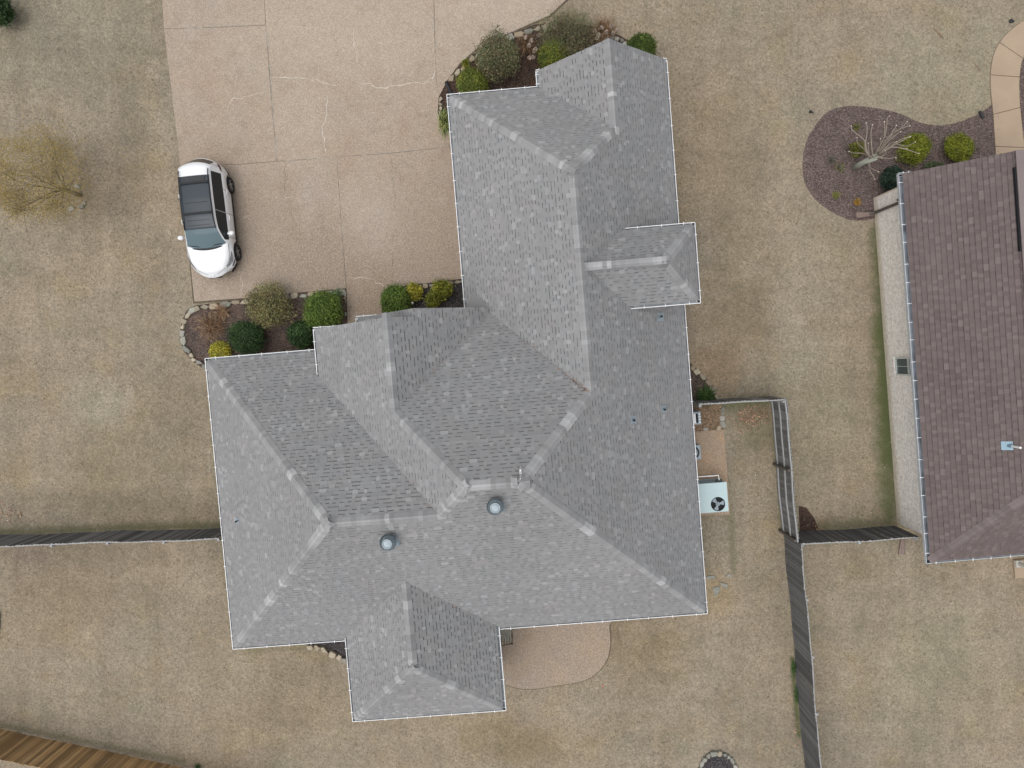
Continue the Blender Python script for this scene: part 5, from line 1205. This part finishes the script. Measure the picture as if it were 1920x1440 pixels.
# top panel with a round opening
sq = []
for k in range(n):
    a = 2 * math.pi * k / n; ca, sa = math.cos(a), math.sin(a); xl, xr, yb, yt = cx - wq_ / 2, cx + wq_ / 2, -dq / 2, dq / 2; ts = []
    if ca > 1e-6: ts.append((xr - fx) / ca)
    if ca < -1e-6: ts.append((xl - fx) / ca)
    if sa > 1e-6: ts.append((yt - fy) / sa)
    if sa < -1e-6: ts.append((yb - fy) / sa)
    t = min(ts); sq.append([fx + t * ca, fy + t * sa, .92])
for cxn, cyn in ((xl, yb), (xr, yb), (xr, yt), (xl, yt)):
    k = min(range(n), key=lambda k: (sq[k][0] - cxn) ** 2 + (sq[k][1] - cyn) ** 2); sq[k] = [cxn, cyn, .92]
low = [(x, y, .86) for x, y, z in sq]
m.add(ring + sq + low, [(k, n + k, n + (k + 1) % n, (k + 1) % n) for k in range(n)] + [(n + k, 2 * n + k, 2 * n + (k + 1) % n, n + (k + 1) % n) for k in range(n)]); m.obj('top_panel', M_ACM, A1)
m = MB(); m.add([(x, y, .895) for x, y, z in ring], [tuple(range(n))]); m.add(ring + [(x, y, .895) for x, y, z in ring], [(k, (k + 1) % n, n + (k + 1) % n, n + k) for k in range(n)]); m.obj('fan_well', M_DARK, A1)
for k in range(3):
    a = k * 2.094 + .2; m = MB(); pts = [(.07, -.35), (.245, -.42), (.262, 0), (.245, .36), (.07, .30)]
    m.add([(fx + r * math.cos(a + t), fy + r * math.sin(a + t), .905 + .010 * (t > 0)) for r, t in pts], [(0, 1, 2, 3, 4)]); m.obj('fan_blade', M_GALVL, A1)
m = MB(); m.lathe([(.09, .905), (.085, .918)], (fx, fy, 0), 16, 0, .7); m.obj('fan_hub', M_GALV, A1)
for rr in (.15, .22, .28):
    m = MB(); m.tube([(fx + rr * math.cos(t), fy + rr * math.sin(t), .925) for t in np.linspace(0, 2 * math.pi, 30)], .003, 4); m.obj('guard_wire', M_BLK, A1)
m = MB()
for k in range(9): m.box((cx, dq / 2 - .012, .14 + .08 * k), (wq_ - .2, .012, .03), 0, 0, 1)
m.obj('louvre', M_GALV, A1); m = MB(); m.box((.28, dq / 2 + .06, .8), (.22, .1, .12)); m.obj('pipe_cover', M_BLK, A1)
gp = MB(); q = [G(1290, 895.5, .9), G(1325, 893, .9), G(1347, 891.5, .9), G(1348.5, 900, .9)]; gp.tube([tuple(x) for x in q], .022, 6); gp.tube([tuple(q[2]), (q[2][0], q[2][1], .05)], .02, 6)
tag(gp.obj('gas_pipe', M_PLASTICW), 'white pipe bent around the top of the large cooling unit', 'pipe')
g = G(1300, 849, .7); A2 = empty('condenser', (g[0] - .1, g[1], .05), THc, 'small square condenser half hidden under the right gutter', 'air conditioner')
m = MB(); m.box((0, 0, .33), (.78, .56, .66)); m.obj('cabinet', M_GALVL, A2); m = MB(); m.lathe([(.27, .662), (.27, .675), (.22, .675), (.22, .664)], (.07, 0, 0), 26); m.obj('fan_ring', M_BLK, A2); m = MB(); m.lathe([(.2, .664), (.12, .70), (.02, .71)], (.07, 0, 0), 20); m.obj('dome', M_GALVL, A2)
g = G(1306, 785, .9); A3 = empty('meter_box', (g[0] - .12, g[1], 0), THc, 'grey-green utility meter with white dials beside the house wall', 'utility meter')
m = MB(); m.box((0, 0, .45), (.62, .50, .75)); m.obj('cabinet', M_GALV, A3); m = MB(); m.box((.12, 0, .86), (.12, .36, .08)); m.obj('regulator', M_DARK, A3); m = MB(); m.box((.05, 0, .90), (.07, .38, .05)); m.obj('pipe', M_PLASTICW, A3)
for k in range(4): m = MB(); m.lathe([(.035, .83), (.03, .87)], (.255, -.165 + .11 * k, 0), 10); m.obj('dial', M_PLASTICW, A3)
m = MB(); m.box((.25, 0, .81), (.11, .46, .04)); m.obj('dial_plate', M_GALVL, A3)
# iron railing on the patio
ra = G(930, 1213, .9); rb = G(960, 1207, .95); rl = empty('railing', (rb[0], rb[1], 0), 0, 'short black iron handrail at the patio step', 'railing')
m = MB(); k = np.array([ra[0] - rb[0], ra[1] - rb[1]]); 
m.tube([(0, 0, .05), (0, 0, .92)], .018, 6); m.tube([(0, 0, .92), (k[0], k[1], .92)], .016, 6); m.tube([(0, 0, .15), (k[0], k[1], .15)], .012, 6); m.obj('frame', M_BLK, rl)
for i in range(1, 6): m = MB(); m.tube([(k[0] * i / 6, k[1] * i / 6, .15), (k[0] * i / 6, k[1] * i / 6, .92)], .010, 5); m.obj('baluster', M_BLK, rl)
m = MB(); m.lathe([(.02, .90), (.045, .95), (.02, 1.0)], n=10); m.obj('finial', M_BLK, rl)
m = MB(); g = G(949, 1190, .1); m.box((g[0] - .3, g[1], .1), (1.0, .5, .2), TH); tag(m.obj('back_step', M_ST[2]), 'dark grey step behind the iron handrail', 'step')

# ================================================================== SMALL THINGS
m = MB(); g = G(773, 568, .5); m.lathe([(.012, 0), (.012, .4), (.05, .42), (.055, .5), (.03, .56)], n=10); o = m.obj('path_light', M_PLASTICW); o.location = (g[0], g[1], 0); tag(o, 'white path light among the shrubs by the entry', 'lamp')
def spot(px, py, lab, r=.06):
    m = MB(); m.lathe([(r, -.02), (r, .05), (r * .5, .07)], n=10); m.tube([(0, 0, .05), (.09, -.05, .09)], .03, 6); o = m.obj('sprinkler', M_BLK); g = G(px, py); o.location = (g[0], g[1], 0); tag(o, lab, 'sprinkler')
spot(1519, 210, 'black sprinkler head in the lawn left of the kidney bed'); spot(1895, 40, 'black sprinkler head beside the curved walk', .08)
m = MB(); a = G(1837, 208, .08); b = G(1844, 222, .08); m.tube([tuple(a), tuple(b)], .05, 10); tag(m.obj('drain_pipe', M_BLK), 'short dark pipe end at the rim of the kidney bed', 'drain pipe')
m = MB(); a = G(1750, 53, .02); b = G(1768, 73, .02); m.tube([tuple(a), tuple((a + b) / 2 + [.02, .03, .0]), tuple(b)], [.012, .02, .012], 5); tag(m.obj('stick', LM['litter']), 'orange-brown stick lying on the top-right lawn', 'stick')
m = MB(); a = G(1828, 120, .02); b = G(1838, 132, .02); m.tube([tuple(a), tuple(b)], [.01, .02], 5); tag(m.obj('stick', LM['litter']), 'shorter brown twig lying left of the curved walk', 'stick')
def litter(spots, label, mat, size):
    Vs, Fs, Ts, b = [], [], [], 0
    for px, py, rx, ry, n in spots:
        P = np.zeros((n, 3)); 
        for i in range(n): g = G(px + random.gauss(0, rx), py + random.gauss(0, ry)); P[i] = (g[0], g[1], .03 + random.uniform(0, .02))
        up = np.tile([0., 0., 1.], (n, 1)); Vv, F, T = leaves(P, up, size, .6, (.6, 1.6), .35); Vs.append(Vv); Fs.append(F + b); Ts.append(T); b += len(Vv)
    return tag(link('leaf_litter', mk('leaf_litter', np.concatenate(Vs), np.concatenate(Fs), mat, np.concatenate(Ts))), label, 'leaves', kind='stuff')
litter([(1402, 785, 14, 9, 150), (1420, 776, 12, 8, 60), (1362, 782, 5, 3, 8), (1388, 808, 4, 2, 10), (1425, 768, 14, 6, 25), (1316, 803, 8, 3, 20), (1325, 775, 12, 14, 30), (1490, 1380, 3, 30, 30), (15, 962, 14, 10, 40), (1540, 985, 10, 10, 30)], 'brown fallen leaves on the side lawn and in corners', LM['litter'], .085)
litter([(150, 180, 90, 90, 22), (60, 700, 60, 200, 10), (1380, 900, 60, 120, 14), (1560, 1250, 30, 150, 12), (1650, 840, 30, 120, 10), (640, 1400, 200, 30, 8)], 'scattered pale petals on the lawn', simple('petal', (.75, .74, .68), .7), .04)
litter([(1130, 1284, 3, 2, 6)], 'small red scrap on the lawn by the patio', simple('red_scrap', (.6, .12, .1), .7), .05)
# twigs and needles caught in the roof valleys
Vs, Fs, Ts, b = [], [], [], 0
for A_, B_, t_lo, t_hi, n in ((V['val'], V['E'], .80, .99, 60), (V['val'], V['E'], .1, .8, 26), (V['g2v'], V['B'], .1, .95, 26), (V['val'], V['g2r'], .1, .9, 24), (V['bEv'], V['bT'], .05, .8, 18)):
    q = np.array(A_) + (np.array(B_) - np.array(A_)) * rng.uniform(t_lo, t_hi, (n, 1)) + rng.normal(0, .06, (n, 3)) * [1, 1, 0] + [0, 0, .09]
    Vv, F, T = leaves(q, np.tile([0., 0., 1.], (n, 1)), .09, .22, (.5, 1.3), .3); Vs.append(Vv); Fs.append(F + b); Ts.append(T); b += len(Vv)
o = hobj('valley_debris', mk('valley_debris', np.concatenate(Vs), np.concatenate(Fs), LM['litter'], np.concatenate(Ts))); o['kind'] = 'stuff'
def chips(polys, label, mat, n, size):
    Vs, Fs, Ts, b = [], [], [], 0
    for poly, nn2 in polys:
        P = np.array(GP(poly)); lo, hi = P.min(0), P.max(0); q = rng.uniform(lo, hi, (nn2, 2)); q = q[inside(q, [tuple(x) for x in P])]; C3 = np.column_stack([q, .02 + rng.uniform(0, .025, len(q))])
        Vv, F, T = leaves(C3, np.tile([0., 0., 1.], (len(q), 1)), size, .35, (.4, 1.9), .4); Vs.append(Vv); Fs.append(F + b); Ts.append(T); b += len(Vv)
    return tag(link('mulch_chips', mk('mulch_chips', np.concatenate(Vs), np.concatenate(Fs), mat, np.concatenate(Ts))), label, 'mulch', kind='stuff')
chips([(BED_A, 5000), (BED_C, 6000), (BED_D, 800), (BED_B, 1800), (BED_E, 800), (RING, 500)], 'wood chips lying in the dark beds', LM['dry'] if False else simple('chip', (.105, .075, .06), .9), 0, .055)
chips([(BED_N, 9000), (CIRC_N, 1500)], 'purple-brown wood chips in the kidney-shaped bed', simple('chip_n', (.16, .12, .115), .9), 0, .055)

# grass blades over the lawn near and inside the view
nb_ = 190000
xy = np.column_stack([rng.uniform(-23, 23, nb_), rng.uniform(-18, 17.5, nb_)])
keep = np.ones(nb_, bool)
for poly in (DRIVE, PATIO, PADI, BED_A, BED_B, BED_C, BED_D, BED_E, BED_N, WALKN, CIRC_N, SOILH, RING): keep &= ~inside(xy, [tuple(p) for p in GP(poly)])
cs_, sn_ = math.cos(TH), math.sin(TH); UVh = np.column_stack([cs_ * xy[:, 0] + sn_ * xy[:, 1], -sn_ * xy[:, 0] + cs_ * xy[:, 1]]); keep &= ~inside(UVh, WALL)
cs_, sn_ = math.cos(TN), math.sin(TN); UVn = np.column_stack([cs_ * xy[:, 0] + sn_ * xy[:, 1], -sn_ * xy[:, 0] + cs_ * xy[:, 1]]); keep &= ~inside(UVn, nwp)
xy = xy[keep]; n = len(xy); a = rng.uniform(0, 2 * math.pi, n); L_ = rng.uniform(.035, .085, n); w = rng.uniform(.007, .014, n)
d = np.column_stack([np.cos(a), np.sin(a)]); pz = np.column_stack([-d[:, 1], d[:, 0]])
Vv = np.stack([np.column_stack([xy - pz * w[:, None] / 2, np.full(n, .002)]), np.column_stack([xy + pz * w[:, None] / 2, np.full(n, .002)]), np.column_stack([xy + d * L_[:, None] * .8, rng.uniform(.012, .04, n)])], 1).reshape(-1, 3)
tag(link('grass', mk('grass', Vv, np.arange(3 * n).reshape(n, 3), M_BLADE, rng.choice([.75, .95, 1.1, 1.3, 1.5], n, p=[.2, .25, .25, .2, .1]))), 'short dormant straw-coloured grass blades', 'grass', kind='stuff')
